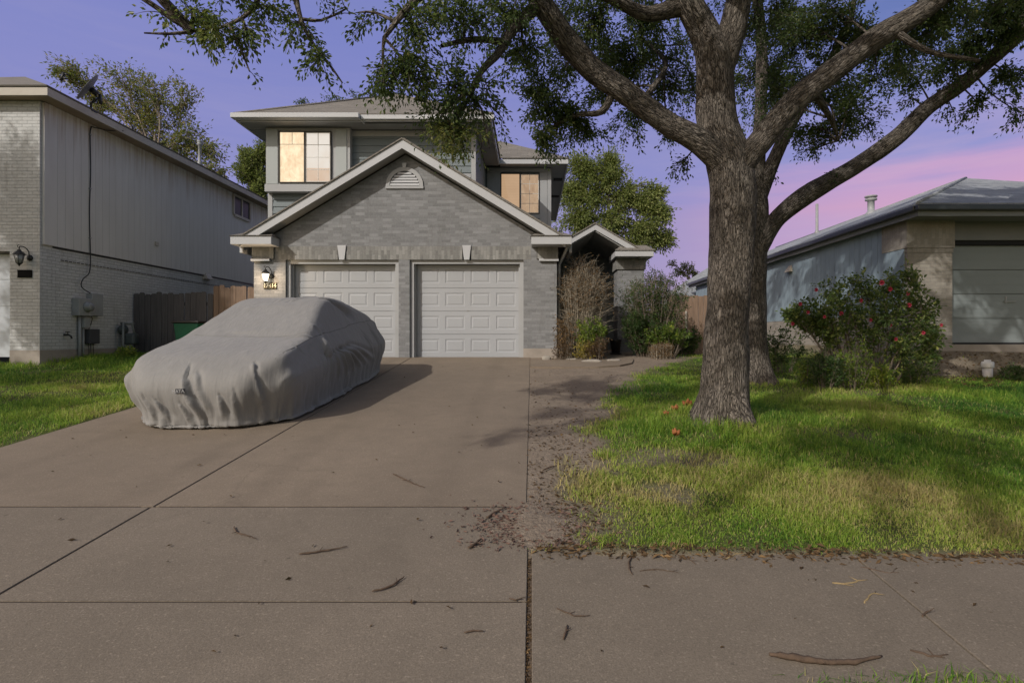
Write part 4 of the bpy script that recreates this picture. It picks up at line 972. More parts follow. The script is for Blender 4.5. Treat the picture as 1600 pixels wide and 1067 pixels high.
mb = MB(); mb.box(7.931, 12.2, RYW + .16, RYW + .24, 3.37, 3.449); mb.box(7.931, 12.2, RYW + .22, RYW + .235, RFZ, RFZ + .03); mb.build('door_frame', m_dark, rh)
mb = MB(); z = RFZ + .03; hh = (3.37 - z) / 4
for k in range(4):
    a = z + k * hh; mb.box(7.935, 12.2, RYW + .25, RYW + .29, a + .006, a + hh - .006)
    for j in range(3): mb.box(7.935 + .02, 12.2, RYW + .246, RYW + .2499, a + .03 + j * hh / 3, a + hh / 3 - .02 + j * hh / 3)
mb.box(7.935, 12.2, RYW + .291, RYW + .32, z, 3.37); gd = mb.build('garage_door', m_rdoor, rh)
hp = W(1581, 471, RYW + .2); mb = MB(); mb.box(hp.x - .12, hp.x + .1, RYW + .215, RYW + .235, hp.z - .01, hp.z + .012); mb.box(hp.x - .09, hp.x - .06, RYW + .235, RYW + .2455, hp.z - .04, hp.z + .1); mb.build('handle', m_galv, gd)
mb = MB(); mb.box(RXW - .05, 12.6, RYW - .05, RYW + .22, .9, RFZ - .001); mb.build('foundation', m_found, rh)
ex, ey, ez = 6.86, 9.9, 3.985; r_ = 3.88; pt = .40; Y2 = 24.5
A1 = (ex + r_, ey + r_, ez + pt * r_); A2 = (ex + r_, Y2, ez + pt * r_)
mb = MB(); mb.slab([(ex, ey, ez), (ex + 2 * r_, ey, ez), A1], .03); mb.slab([(ex, Y2, ez), (ex, ey, ez), A1, A2], .03); mb.slab([(ex + 2 * r_, ey, ez), (ex + 2 * r_, Y2, ez), A2, A1], .03); rr = mb.build('roof', m_rshin, rh)
mb = MB(); mb.tube([Vector((ex, ey, ez)), Vector(A1)], .035, 6); mb.tube([Vector(A1), Vector(A2)], .035, 6); mb.build('ridge_cap', m_rshin, rr)
mb = MB(); mb.box(ex - .03, 12.6, ey - .06, ey + .04, ez - .13, ez - .035); mb.box(ex - .06, ex + .03, ey + .041, Y2, ez - .13, ez - .035); mb.build('gutter', m_gut, rh, .015)
mb = MB(); mb.box(ex + .031, 12.6, ey + .041, ey + .07, ez - .22, ez - .036); mb.box(ex + .031, ex + .06, ey + .071, Y2, ez - .22, ez - .036); mb.build('fascia', m_rfas, rh)
mb = MB(); mb.box(ex + .061, 12.6, ey + .071, RYW + .09, ez - .19, ez - .165); mb.box(ex + .061, RXW - .001, RYW + .1, Y2, ez - .19, ez - .165); mb.build('soffit', m_rfas, rh)
def pipe(label_, x, y, z0, z1, r, cap): 
    mb = MB(); pr = [(r * 2.2, z0 - .1), (r * 1.3, z0 + .06), (r, z0 + .08), (r, z1)]
    pr += [(r * 1.7, z1 + .02), (r * 1.7, z1 + .07), (r * 1.2, z1 + .08), (r * 1.2, z1 + .11), (r * 1.8, z1 + .12), (r * 1.8, z1 + .16), (.001, z1 + .18)] if cap else [(r * .8, z1), (.001, z1 - .02)]
    mb.lathe(pr, (x, y, 0), 12); mb.build('vent_pipe', m_galv, rr)
pipe('', 10.72, 17.6, 5.50, 5.90, .10, True); pipe('', 10.6, 20.7, 5.5, 6.55, .05, False)
hood(rh, RXW - .001, 15.2, 3.38, .26, m_ltrim, -1)
fl = W(1492, 338, RYW + .05); t = thing('flood_light', 'pale twin flood light under the right house eave', 'wall lamp', (fl.x, RYW - .03, fl.z))
mb = MB(); mb.box(fl.x - .06, fl.x + .06, RYW - .05, RYW - .032, fl.z - .05, fl.z + .05); mb.build('mount', m_ltrim, t)
for dxx in (-.08, .09):
    mb = MB(); R = Matrix.Rotation(PI * .62, 3, 'X'); mb.lathe([(.02, -.03), (.03, 0), (.055, .07), (.06, .09), (.001, .085)], (fl.x + dxx, RYW - .09, fl.z - .01), 12, True, R); mb.build('lamp_head', m_ltrim, t)
# white drain clean-out
cp = W(1543, 568, 9.75); t = thing('drain_cleanout', 'white plastic drain pipe cap standing in the soil bank', 'drain pipe', (cp.x, 9.75, ground_z(np.array(cp.x), np.array(9.75)).item()))
m_pvc = M('white_pvc', (.62, .62, .61), .45, .08, 6, .03); zc = float(ground_z(np.array([cp.x]), np.array([9.75]))[0])
mb = MB(); mb.lathe([(.075, zc - .1), (.075, zc + .16)], (cp.x, 9.75, 0), 18); mb.build('pipe', m_pvc, t)
mb = MB(); mb.lathe([(.001, zc + .161), (.092, zc + .161), (.094, zc + .17), (.094, zc + .25), (.08, zc + .268), (.05, zc + .27), (.05, zc + .30), (.001, zc + .30)], (cp.x, 9.75, 0), 18); mb.build('cap', m_pvc, t)
# gate fence at the far right of the grey house, and the house behind it
t = thing('garden_gate', 'brown board gate with white post between the two houses', 'gate', (3.7, 14.9, gz(14)))
mb = MB(); x = 3.62
for k in range(9): mb.box(x + k * .14, x + k * .14 + .132, 14.9, 14.92, 1.15, 2.70 + (.02 if k % 2 else 0))
mb.build('boards', m_wood_brown, t)
for z in (1.4, 2.45): mb = MB(); mb.box(3.62, 4.86, 14.921, 14.96, z, z + .09); mb.build('rail', m_wood_brown, t)
mb = MB(); mb.box(3.49, 3.60, 14.84, 14.95, 1.05, 2.62); mb.build('post', M('bleached_post', (.42, .41, .39), .8, .15, 5, .15, 50), t)
mb = MB(); mb.box(4.1, 4.14, 14.87, 14.899, 1.5, 2.3); mb.build('brace', m_ltrim, t)
t = thing('grey_cottage', 'small grey house with pale eave far behind the gate', 'house', (9, 25.5, gz(20)))
m_cot = M('cottage_siding', (.19, .20, .20), .7, .1, 2, .05)
mb = MB(); mb.box(7.05, 14, 25.2, 31, 1.0, 3.6); mb.build('wall', m_cot, t)
mb = MB(); mb.slab([(6.6, 24.6, 3.45), (14.4, 24.6, 3.45), (14.4, 28.1, 5.3), (9.2, 28.1, 5.3)], .05); mb.slab([(6.6, 31.6, 3.45), (6.6, 24.6, 3.45), (9.2, 28.1, 5.3)], .05)
mb.build('roof', m_rshin, t)
mb = MB(); mb.box(6.58, 14.4, 24.56, 24.599, 3.18, 3.42); mb.box(6.56, 6.595, 24.6, 31.5, 3.18, 3.42); mb.build('fascia', m_fascia, t)
# ================================================================ covered car: cloth settled over a car body
CXC, CY0 = -3.70, 6.0
def smax(D, k):
    m = D.max(1, keepdims=True); e = np.exp(k * (D - m)); return (m[:, 0] + np.log(e.sum(1)) / k), e / e.sum(1, keepdims=True)
def mkplanes(L):
    N = []; O = []
    for n_, p_ in L:
        n_ = np.array(n_, float); n_ /= np.linalg.norm(n_); N.append(n_); O.append(n_ @ np.array(p_, float))
    return np.array(N), np.array(O)
low = mkplanes([((0, -1, .12), (0, .03, .5)), ((0, -.55, .83), (0, .16, .66)), ((0, -.16, .98), (0, .45, .80)), ((0, .02, 1), (0, 3.9, 1.0)), ((0, 1, .14), (0, 4.42, .6)),
    ((1, .03, .05), (.845, 1.5, .6)), ((-1, -.03, .05), (-.845, 1.5, .6)), ((.72, -.69, 0), (.70, .17, 0)), ((-.72, -.69, 0), (-.70, .17, 0)), ((.8, .6, 0), (.82, 4.3, 0)), ((-.8, .6, 0), (-.82, 4.3, 0)), ((.5, 0, .86), (.80, 0, .94)), ((-.5, 0, .86), (-.80, 0, .94)), ((0, 0, -1), (0, 0, .2))])
grn = mkplanes([((0, -.40, .917), (0, 1.15, .92)), ((0, 0, 1), (0, 2.4, 1.385)), ((0, .28, .96), (0, 3.1, 1.345)), ((.92, 0, .40), (.79, 0, .95)), ((-.92, 0, .40), (-.79, 0, .95)), ((0, .8, .6), (0, 4.15, 1.02)), ((0, 0, -1), (0, 0, .5))])
MIR = [np.array([.86, 1.52, .98]), np.array([-.86, 1.52, .97])]
def body(P):
    d = None; g = None
    for (N, O), k in ((low, 34.0), (grn, 30.0)):
        dd, w = smax(P @ N.T - O, k); gg = w @ N
        if d is None: d, g = dd, gg
        else:
            m = dd < d; d = np.where(m, dd, d); g = np.where(m[:, None], gg, g)
    for c in MIR:
        v = (P - c) / np.array([2.15, .62, .75]); l = np.linalg.norm(v, axis=1) + 1e-9; dd = l - .098; m = dd < d
        d = np.where(m, dd, d); g = np.where(m[:, None], v / l[:, None], g)
    g = g / (np.linalg.norm(g, axis=1, keepdims=True) + 1e-9); return d, g
NXc, NYc, NS = 34, 92, 26
hx, ya, yb = .80, .30, 4.22
u = np.linspace(-1, 1, NXc + 1); v = np.linspace(0, 1, NYc + 1); U, Vv = np.meshgrid(u, v)      # rows along y
def outline(U, Vv, hx, ya, yb, rc):
    x = U * hx; yc = (ya + yb) / 2; hy = (yb - ya) / 2; y = (Vv * 2 - 1) * hy
    # squeeze the corners so the perimeter is rounded
    qx = np.abs(x) / hx; qy = np.abs(y) / hy; k = 1 - rc * (qx * qy) ** 6
    return x * k, yc + y * k
X, Y = outline(U, Vv, hx, ya, yb, .10)
P = np.stack([X.ravel(), Y.ravel(), np.full(X.size, 2.2)], 1)
for _ in range(40):
    d, _g = body(P); P[:, 2] -= np.maximum(d - .035, -.05) * .9; P[:, 2] = np.maximum(P[:, 2], .55)
topn = (NXc + 1) * (NYc + 1); idx = np.arange(topn).reshape(NYc + 1, NXc + 1)
per = np.concatenate([idx[0, :-1], idx[:-1, -1], idx[-1, :0:-1], idx[:0:-1, 0]]); NPm = len(per)
quads = [np.stack([idx[:-1, :-1], idx[:-1, 1:], idx[1:, 1:], idx[1:, :-1]], -1).reshape(-1, 4)]
sh = P[per]; cen = np.array([0, (ya + yb) / 2])
outx = sh[:, 0] / hx * (.945 - .07 * np.clip((1.1 - sh[:, 1]) / .8, 0, 1)); outy = np.where(sh[:, 1] < 1, sh[:, 1] - .38 * np.clip((1.0 - sh[:, 1]) / .7, 0, 1), np.where(sh[:, 1] > 3.6, sh[:, 1] + .30 * np.clip((sh[:, 1] - 3.6) / .62, 0, 1), sh[:, 1]))
rows = [P]; prev = per
for k in range(1, NS + 1):
    t = k / NS
    a = min(t / .28, 1); a = math.sin(a * PI / 2); tuck = sstep(.62, 1, np.array(t)).item() * .11
    rx = sh[:, 0] + (outx * (1 - tuck) - sh[:, 0]) * a; ry = sh[:, 1] + (outy - (outy - cen[1]) * tuck * .3 - sh[:, 1]) * a
    zdrop = 0 if t < .0 else ((t - .0) ** 1.25)
    hemz = .06 + .15 * sstep(.9, 2.0, sh[:, 1]) * sstep(4.4, 3.6, sh[:, 1])
    rz = sh[:, 2] + (hemz - sh[:, 2]) * zdrop
    new = topn + (k - 1) * NPm + np.arange(NPm); rows.append(np.stack([rx, ry, rz], 1))
    quads.append(np.stack([prev, new, np.roll(new, -1), np.roll(prev, -1)], 1)); prev = new
hem = prev
P = np.concatenate(rows); Q = np.concatenate(quads)
d, g = body(P); P = P + g * np.maximum(.03 - d, 0)[:, None]
E = np.concatenate([Q[:, [0, 1]], Q[:, [1, 2]], Q[:, [2, 3]], Q[:, [3, 0]]]); E.sort(1); E = np.unique(E, axis=0)
Dg = np.concatenate([Q[:, [0, 2]], Q[:, [1, 3]]]); 
R0 = np.linalg.norm(P[E[:, 0]] - P[E[:, 1]], axis=1); Rd = np.linalg.norm(P[Dg[:, 0]] - P[Dg[:, 1]], axis=1)
ring = np.full(len(P), -1); ring[:topn] = 0
for k in range(NS): ring[topn + k * NPm: topn + (k + 1) * NPm] = k + 1
same = (ring[E[:, 0]] == ring[E[:, 1]]) & (ring[E[:, 0]] > 0)
# slack: the skirt carries spare cloth, most at the nose and by the mirrors
midp = (P[E[:, 0]] + P[E[:, 1]]) / 2
frac = np.clip(ring[E[:, 0]] / NS, 0, 1)
sl = 1 + np.where(same, .015 + .06 * frac, .012)
front = np.exp(-(midp[:, 1] / .7) ** 2); sl = sl + np.where(same, .05 * front * frac, 0)
hm = same & (ring[E[:, 0]] == NS); sl = np.where(hm, .90, sl); R0 = R0 * sl
dm = (P[Dg[:, 0]] + P[Dg[:, 1]]) / 2; fr2 = np.clip(ring[Dg].mean(1) / NS, 0, 1); Rd = Rd * (1.015 + .06 * fr2)
allE = np.concatenate([E, Dg]); allR = np.concatenate([R0, Rd]); isd = np.concatenate([np.zeros(len(E), bool), np.ones(len(Dg), bool)])
# greedy colouring so each batch is independent
used = [0] * len(P); colr = np.zeros(len(allE), np.int32)
EL = allE.tolist()
for q in range(len(EL)):
    a, b_ = EL[q]; m = used[a] | used[b_]; c = 0
    while (m >> c) & 1: c += 1
    colr[q] = c; used[a] |= 1 << c; used[b_] |= 1 << c
batches = [(allE[colr == c, 0], allE[colr == c, 1], allR[colr == c], isd[colr == c]) for c in range(colr.max() + 1)]
Xp = P.copy(); Vp = np.zeros_like(P); rngc = np.random.default_rng(5)
Xp += rngc.normal(0, .003, P.shape)
dt = .02
for it in range(70):
    Vp[:, 2] -= 9.8 * dt; Vp *= .97
    old = Xp.copy(); Xp = Xp + Vp * dt
    for sub in range(5):
        for a, b_, r_, dg in batches:
            dl = Xp[b_] - Xp[a]; L = np.linalg.norm(dl, axis=1) + 1e-9; ex_ = L - r_
            st = np.where(ex_ > 0, np.where(dg, .35, .5), np.where(dg, .03, .12))
            cor = dl * (ex_ * st / L)[:, None]; Xp[a] += cor; Xp[b_] -= cor
        d, g = body(Xp); pen = np.maximum(.016 - d, 0); hit = pen > 0
        Xp = Xp + g * pen[:, None]
        mv = Xp - old; tang = mv - g * (mv * g).sum(1, keepdims=True); Xp = Xp - tang * (hit[:, None] * .25)
        Xp[:, 2] = np.maximum(Xp[:, 2], .03)
    Vp = np.clip((Xp - old) / dt, -2, 2)
XC = Xp.copy()
for _ in range(1):                                   # one light smoothing pass
    acc = np.zeros_like(XC); cnt = np.zeros(len(XC)); np.add.at(acc, E[:, 0], XC[E[:, 1]]); np.add.at(acc, E[:, 1], XC[E[:, 0]]); np.add.at(cnt, E[:, 0], 1); np.add.at(cnt, E[:, 1], 1)
    XC = XC * .8 + acc / cnt[:, None] * .2
def to_world(p):
    y = CY0 + p[:, 1]; return np.stack([CXC + p[:, 0], y, gzn(y) + .022 + p[:, 2]], 1)
# refine twice, then press in the sharp folds the seams and mirrors pull into the cloth
tm = bpy.data.meshes.new('tmp'); tm.from_pydata(XC.tolist(), [], Q.tolist()); to_ = bpy.data.objects.new('tmp', tm); COL.objects.link(to_)
ms = to_.modifiers.new('s', 'SUBSURF'); ms.levels = 2; bpy.context.view_layer.update()
ev = bpy.data.meshes.new_from_object(to_.evaluated_get(bpy.context.evaluated_depsgraph_get())); bpy.data.objects.remove(to_)
nv = len(ev.vertices); FV = np.zeros(nv * 3, np.float32); ev.vertices.foreach_get('co', FV); FV = FV.reshape(-1, 3).astype(float)
FN = np.zeros(nv * 3, np.float32); ev.vertices.foreach_get('normal', FN); FN = FN.reshape(-1, 3).astype(float)
FQ = np.zeros(len(ev.polygons) * 4, np.int32); ev.polygons.foreach_get('vertices', FQ); FQ = FQ.reshape(-1, 4); bpy.data.meshes.remove(ev)
def fold(pts, w, a, asym=.5):
    '''raised crease along a 3-D polyline: width w, height a; a trough runs beside it'''
    disp = np.zeros(len(FV)); P_ = [np.array(p, float) for p in pts]; tot = sum(np.linalg.norm(P_[k + 1] - P_[k]) for k in range(len(P_) - 1)); run = 0
    best = np.full(len(FV), 9.0); sgn = np.zeros(len(FV)); tt = np.zeros(len(FV))
    for k in range(len(P_) - 1):
        d = P_[k + 1] - P_[k]; L = np.linalg.norm(d); u_ = np.clip(((FV - P_[k]) @ d) / (L * L), 0, 1); v_ = FV - (P_[k] + u_[:, None] * d); q = np.linalg.norm(v_, axis=1)
        side = np.sign((np.cross(np.broadcast_to(d / L, v_.shape), v_) * FN).sum(1)); m = q < best
        best = np.where(m, q, best); sgn = np.where(m, side, sgn); tt = np.where(m, (run + u_ * L) / tot, tt); run += L
    wl = w * (.35 + .9 * tt)
    env = np.minimum(1, np.minimum(tt / .08 + .35, (1 - tt) / .25 + .0)); env = np.clip(env, 0, 1)
    x_ = best / wl * sgn
    return a * env * (np.exp(-(x_ ** 2)) - asym * np.exp(-((x_ - 1.5) ** 2) * 1.3))
rf = np.random.default_rng(12); DD = np.zeros(len(FV))
mt = (1.06, 1.52, 1.0)
for (yy, zz, w, a) in ((1.25, .30, .05, .018), (1.55, .2, .045, .022), (1.95, .2, .05, .028), (2.35, .2, .05, .030), (2.7, .2, .055, .032), (3.05, .22, .055, .030), (3.4, .24, .055, .026), (3.75, .28, .06, .022)):
    DD += fold([mt, (.97, (1.52 + yy) / 2 + rf.normal(0, .03), (1.0 + zz) / 2 + .03), (.95, yy, zz)], w * .8, a * 1.5, .8)
mt = (-1.10, 1.52, .99)
for (yy, zz) in ((1.2, .2), (1.6, .15), (2.1, .2), (2.7, .25)): DD += fold([mt, (-.95, yy, zz)], .05, .025)
# nose: the long gather right of the label and its smaller neighbours
for pts, w, a in (([(-.12, .22, .78), (-.08, .02, .62), (-.02, -.02, .40), (.10, -.02, .12)], .045, .065), ([(.02, .10, .72), (.10, -.02, .45), (.22, -.02, .12)], .05, .026),
    ([(.58, .22, .80), (.64, .15, .58), (.70, .18, .32), (.72, .26, .12)], .045, .034), ([(.80, .45, .78), (.86, .55, .5), (.88, .70, .14)], .05, .026), ([(.84, .75, .84), (.86, .95, .5), (.86, 1.1, .16)], .05, .022),
    ([(-.55, -.02, .42), (-.48, -.03, .10)], .05, .030), ([(-.40, -.02, .36), (-.30, -.03, .08)], .04, .026), ([(-.66, .0, .5), (-.66, 0, .12)], .05, .028), ([(.32, -.02, .42), (.38, -.03, .1)], .045, .03), ([(.48, -.02, .5), (.50, -.03, .1)], .045, .022), ([(-.12, -.02, .3), (-.06, -.03, .08)], .04, .026), ([(-.82, .25, .75), (-.86, .2, .4), (-.84, .3, .12)], .06, .035), ([(-.88, .55, .78), (-.93, .6, .2)], .06, .03)): DD += fold(pts, w, a, .6)
# roof edge sag behind the mirror and the rear quarter
for pts, w, a in (([(.52, 2.35, 1.38), (.66, 2.75, 1.22), (.78, 3.2, 1.05)], .08, -.05), ([(.48, 2.45, 1.39), (.60, 2.95, 1.26), (.70, 3.5, 1.1)], .05, .03), ([(.62, 2.5, 1.30), (.74, 2.9, 1.12)], .04, .03), ([(.86, 3.7, .98), (.93, 3.9, .6), (.93, 4.0, .25)], .06, .035), ([(.80, 4.15, .95), (.90, 4.2, .55), (.88, 4.25, .2)], .06, .03), ([(.9, 3.2, .9), (.95, 3.5, .5), (.94, 3.7, .2)], .06, .025),
    ([(.55, 1.05, .93), (.86, 1.25, .97), (1.10, 1.5, 1.0)], .05, .022), ([(-.35, 1.9, 1.25), (0, 2.0, 1.33), (.4, 1.95, 1.27)], .12, .012), ([(-.2, 1.2, .96), (.3, 1.15, .95), (.7, 1.1, .93)], .12, -.012), ([(.15, 2.05, 1.37), (.30, 2.6, 1.41), (.42, 2.9, 1.39)], .05, .02), ([(-.05, 2.0, 1.36), (.1, 2.5, 1.41)], .05, .016)): DD += fold(pts, w, a, .5)
# sewn seams: hood edge, windscreen foot and centre of the nose
for pts in ([(.84, .2, .80), (.86, .7, .87), (.87, 1.3, .93), (.86, 2.2, .96), (.86, 3.2, .99), (.84, 4.2, .98)], [(-.84, .2, .80), (-.86, .7, .87), (-.87, 1.3, .93), (-.86, 2.2, .96)], [(-.84, 1.22, .92), (-.4, 1.14, .955), (0, 1.12, .96), (.4, 1.14, .955), (.84, 1.22, .92)], [(-.80, .18, .70), (-.3, -.0, .70), (.3, -.0, .70), (.80, .18, .70)]): DD += fold(pts, .014, -.009, -.35)
low_ = sstep(.5, .12, FV[:, 2]); ang = np.arctan2(FV[:, 1] - 2.2, FV[:, 0] * 2.2)
per_ = fbm(np.stack([np.cos(ang) * 14, np.sin(ang) * 14, FV[:, 2] * 1.2], -1), 71, 3) - .5
DD += low_ * per_ * .055
DD += (fbm(FV * np.array([5, 4, 3.0]), 73, 3) - .5) * .014 + (fbm(FV * np.array([13, 9, 5.0]), 75, 2) - .5) * .008
FV = FV + FN * DD[:, None]
tk = sstep(.48, .06, FV[:, 2]); nose = sstep(1.2, .2, FV[:, 1])
FV[:, 0] *= 1 - tk * (.05 + .06 * nose); FV[:, 1] += tk * nose * .13 - tk * sstep(3.6, 4.5, FV[:, 1]) * .1
FV[:, 2] = np.maximum(FV[:, 2], .012)
WC = to_world(FV)
SEAM = []
for pts in ([(.80, .28, .80), (.85, .7, .87), (.86, 1.3, .93), (.86, 2.2, .96), (.85, 3.2, .99), (.82, 4.2, .98)], [(-.80, .28, .80), (-.85, .7, .87), (-.86, 1.3, .93), (-.86, 2.2, .96)], [(-.80, 1.22, .92), (-.4, 1.14, .955), (0, 1.12, .96), (.4, 1.14, .955), (.80, 1.22, .92)]):
    cs = catmull([(q, 0) for q in pts], .05)[:, :3]; cur = np.array([FV[np.argmin(((FV - q) ** 2).sum(1))] for q in cs])
    for _ in range(3): cur[1:-1] = (cur[:-2] + cur[1:-1] * 2 + cur[2:]) / 4
    SEAM.append(cur)
car = thing('covered_car', 'car parked on the driveway under a loose grey fabric cover', 'covered car', (CXC, CY0 + 2.2, gz(CY0 + 2.2) + .02))
s = NT('cover_fabric'); p = s.pos()
n1 = s.noise(p, 1.1, 5, .6); n2 = s.noise(p, 9, 5, .65); n3 = s.noise(s.scale(p, (1, 1, 3)), 240, 2, .6); n4 = s.noise(s.scale(p, (14, 5, 1.2)), 1.6, 5, .6, .8)
cv = s.mix(s.mapr(n1, .3, .7, 0, 1), (.222, .214, .204), (.252, .244, .233)); cv = s.mix(s.mapr(n2, .45, .75, 0, .3), cv, (.185, .178, .169))
hgt = s.math('ADD', s.math('MULTIPLY', n2, .5), s.math('ADD', s.math('MULTIPLY', n3, .05), s.math('MULTIPLY', n4, 1.0)))
s.bsdf(cv, .72, s.bump(hgt, .35, .02), .25, Sheen_Weight=.15); m_cover = s.m
cover = np_mesh('cover', WC, [FQ], m_cover, car)
so_ = cover.modifiers.new('thick', 'SOLIDIFY'); so_.thickness = .004; so_.offset = 1
# hem piping
mb = MB(); hp_ = [Vector(WC[q]) for q in hem]; mb.tube(hp_ + [hp_[0]], .007, 5, True, False); mb.build('hem', M('hem_dark', (.07, .068, .066), .8, .2, 20, .1), car)
m_seam = M('seam_thread', (.155, .15, .143), .8, .15, 20, .1)
for cur in SEAM:
    mb = MB(); mb.tube([Vector(q) + Vector((0, 0, .002)) for q in to_world(cur)], .006, 6); mb.build('seam', m_seam, car)
# sewn label on the nose
tgt = W(283, 612, 6.0); dist = np.linalg.norm((WC - np.array(tgt))[:, [0, 2]], axis=1) + 10 * (FV[:, 1] > .5); kk = int(np.argmin(dist)); pl = Vector(WC[kk])
lr = pl + Vector((.1, 0, 0))
mb = MB(); vv = []
def front_y(x, z):
    dd = np.hypot(WC[:, 0] - x, WC[:, 2] - z) + 10 * (FV[:, 1] > .5); q = np.argsort(dd)[:4]; return float(WC[q, 1].min()) - .012
cols = 9
for j in range(3):
    for i_ in range(cols): x = pl.x - .065 + .13 * i_ / (cols - 1); z = pl.z - .026 + .026 * j + .008 * (i_ / (cols - 1)); vv.append((x, front_y(x, z), z))
mb.add(vv, [(j * cols + i_, j * cols + i_ + 1, (j + 1) * cols + i_ + 1, (j + 1) * cols + i_) for j in range(2) for i_ in range(cols - 1)]); lb = mb.build('label_patch', M('label_dark', (.055, .055, .06), .7, .1, 20, 0), car)
yl = min(q[1] for q in vv) - .004
text_mesh('lettering', 'MATA', .05, M('label_print', (.33, .33, .33), .7, .05, 9, 0), lb, (pl.x, yl, pl.z + .004), (PI / 2, -.06, 0), .001)
for (x, y) in ((-.72, .85), (.72, .85), (-.72, 3.5), (.72, 3.5)):
    c = Vector((CXC + x, CY0 + y, gz(CY0 + y) + .02 + .315)); mb = MB(); mb.lathe([(.19, -.1), (.29, -.1), (.315, -.07), (.315, .07), (.29, .1), (.19, .1), (.17, .05), (.001, .05)], c, 24, True, Matrix.Rotation(PI / 2, 3, 'Y')); mb.build('tyre', m_black, car)
# ================================================================ the two oaks in the front yard
def Wp(px, py, Y, r): return (tuple(W(px, py, Y)), r)
T1Y = 6.24; gb = float(ground_z(np.array([2.15]), np.array([6.24]))[0])
oak = thing('oak_tree', 'big rough barked oak nearest the sidewalk, forking low into thick limbs', 'tree', (2.15, T1Y, gb))
o1 = Plant(101)
o1.limb([Wp(1131, 715, T1Y, 0.3168), Wp(1131, 672, T1Y, 0.2860), Wp(1133, 600, T1Y, 0.2552), Wp(1135, 500, T1Y, 0.2306), Wp(1140, 400, T1Y, 0.2358), Wp(1144, 310, T1Y, 0.2508), Wp(1138, 250, T1Y, 0.2420), Wp(1122, 200, T1Y, 0.2156), Wp(1117, 140, T1Y, 0.2068), Wp(1114, 90, T1Y, 0.1980), Wp(1100, 50, T1Y, 0.1672), Wp(1075, 0, T1Y - .1, 0.1452), Wp(1040, -90, T1Y - .2, 0.1232), Wp(1010, -220, T1Y - .3, 0.0880)], 64, .035, .20, .42, gb)
o1.limb([Wp(1120, 130, T1Y, 0.1233), Wp(1138, 70, T1Y - .03, 0.1426), Wp(1152, 10, T1Y - .05, 0.1349), Wp(1165, -80, T1Y, 0.1156), Wp(1180, -220, T1Y + .2, 0.0771)], 40, .05, .20)
o1.limb([Wp(1150, 330, T1Y + .02, 0.0861), Wp(1135, 262, T1Y - .05, 0.1543), Wp(1095, 222, T1Y - .10, 0.1435), Wp(1040, 192, T1Y - .15, 0.1256), Wp(985, 150, T1Y - .25, 0.1205), Wp(930, 112, T1Y - .35, 0.1163), Wp(890, 70, T1Y - .5, 0.1148), Wp(858, 25, T1Y - .7, 0.1148), Wp(815, -40, T1Y - .9, 0.1005), Wp(750, -120, T1Y - 1.2, 0.0861), Wp(660, -210, T1Y - 1.5, 0.0646)], 48, .045, .20)
o1.limb([Wp(1130, 330, T1Y, 0.0969), Wp(1150, 268, T1Y - .05, 0.1615), Wp(1182, 228, T1Y - .1, 0.1333), Wp(1235, 165, T1Y - .15, 0.1292), Wp(1300, 112, T1Y - .2, 0.1252), Wp(1365, 62, T1Y - .25, 0.1211), Wp(1420, 30, T1Y - .3, 0.1170), Wp(1475, -10, T1Y - .3, 0.1091), Wp(1540, -90, T1Y - .4, 0.0888), Wp(1600, -200, T1Y - .5, 0.0646)], 48, .045, .20)
# secondary limbs
o1.limb([Wp(1060, 12, T1Y - .05, .10), Wp(1010, 22, T1Y - .2, .075), Wp(960, 0, T1Y - .4, .06), Wp(900, -30, T1Y - .6, .045)], 14, .08, .12)
o1.limb([Wp(838, 10, T1Y - .75, .07), Wp(800, 48, T1Y - .95, .05), Wp(780, 82, T1Y - 1.05, .04), Wp(752, 112, T1Y - 1.15, .03), Wp(735, 150, T1Y - 1.2, .018)], 12, .06, .1)
o1.limb([Wp(790, 66, T1Y - 1.0, .035), Wp(740, 62, T1Y - 1.2, .026), Wp(690, 72, T1Y - 1.4, .018)], 10, .06, .1)
o1.limb([Wp(780, -80, T1Y - 1.0, .07), Wp(700, -40, T1Y - 1.5, .05), Wp(640, 10, T1Y - 1.8, .03), Wp(600, 60, T1Y - 1.9, .015)], 10, .08, .1)
o1.limb([Wp(700, -170, T1Y - 1.4, .08), Wp(560, -120, T1Y - 1.7, .05), Wp(470, -40, T1Y - 1.9, .03), Wp(470, 30, T1Y - 1.9, .016), Wp(500, 85, T1Y - 1.9, .008)], 10, .08, .1)
o1.limb([Wp(560, -120, T1Y - 1.7, .045), Wp(430, -60, T1Y - 1.9, .03), Wp(395, 15, T1Y - 2.0, .018), Wp(340, 45, T1Y - 2.0, .010), Wp(300, 50, T1Y - 2.0, .006)], 9, .08, .1)
o1.limb([Wp(960, 140, T1Y - .3, .05), Wp(940, 175, T1Y - .2, .035), Wp(900, 180, T1Y - .1, .025), Wp(860, 200, T1Y, .015)], 10, .06, .1)
o1.limb([Wp(1000, 165, T1Y - .2, .04), Wp(1040, 100, T1Y + .5, .03), Wp(1000, 60, T1Y + .8, .02)], 8, .08, .1)
o1.limb([Wp(1270, 140, T1Y - .2, .05), Wp(1300, 190, T1Y + .3, .03), Wp(1310, 220, T1Y + .5, .015)], 8, .08, .1)
o1.limb([Wp(1390, 45, T1Y - .3, .05), Wp(1450, 80, T1Y - .4, .03), Wp(1530, 95, T1Y - .5, .018)], 8, .08, .1)
SZ = .042
def B(pl, px, py, Y, rpx, ry, ntw, nl, rb=.4, **k):
    m = Y / F * 1.28; rx_ = rpx[0] * m; rz_ = rpx[1] * m
    pl.blob(W(px, py, Y), (rx_, ry, rz_), int(ntw * 1.9 * (.50 if px < 800 else 1.08)), int(nl * 1.75), SZ * k.pop('sz', 1), rb=rb, br=.014, spread=.075, width=.5, **k)
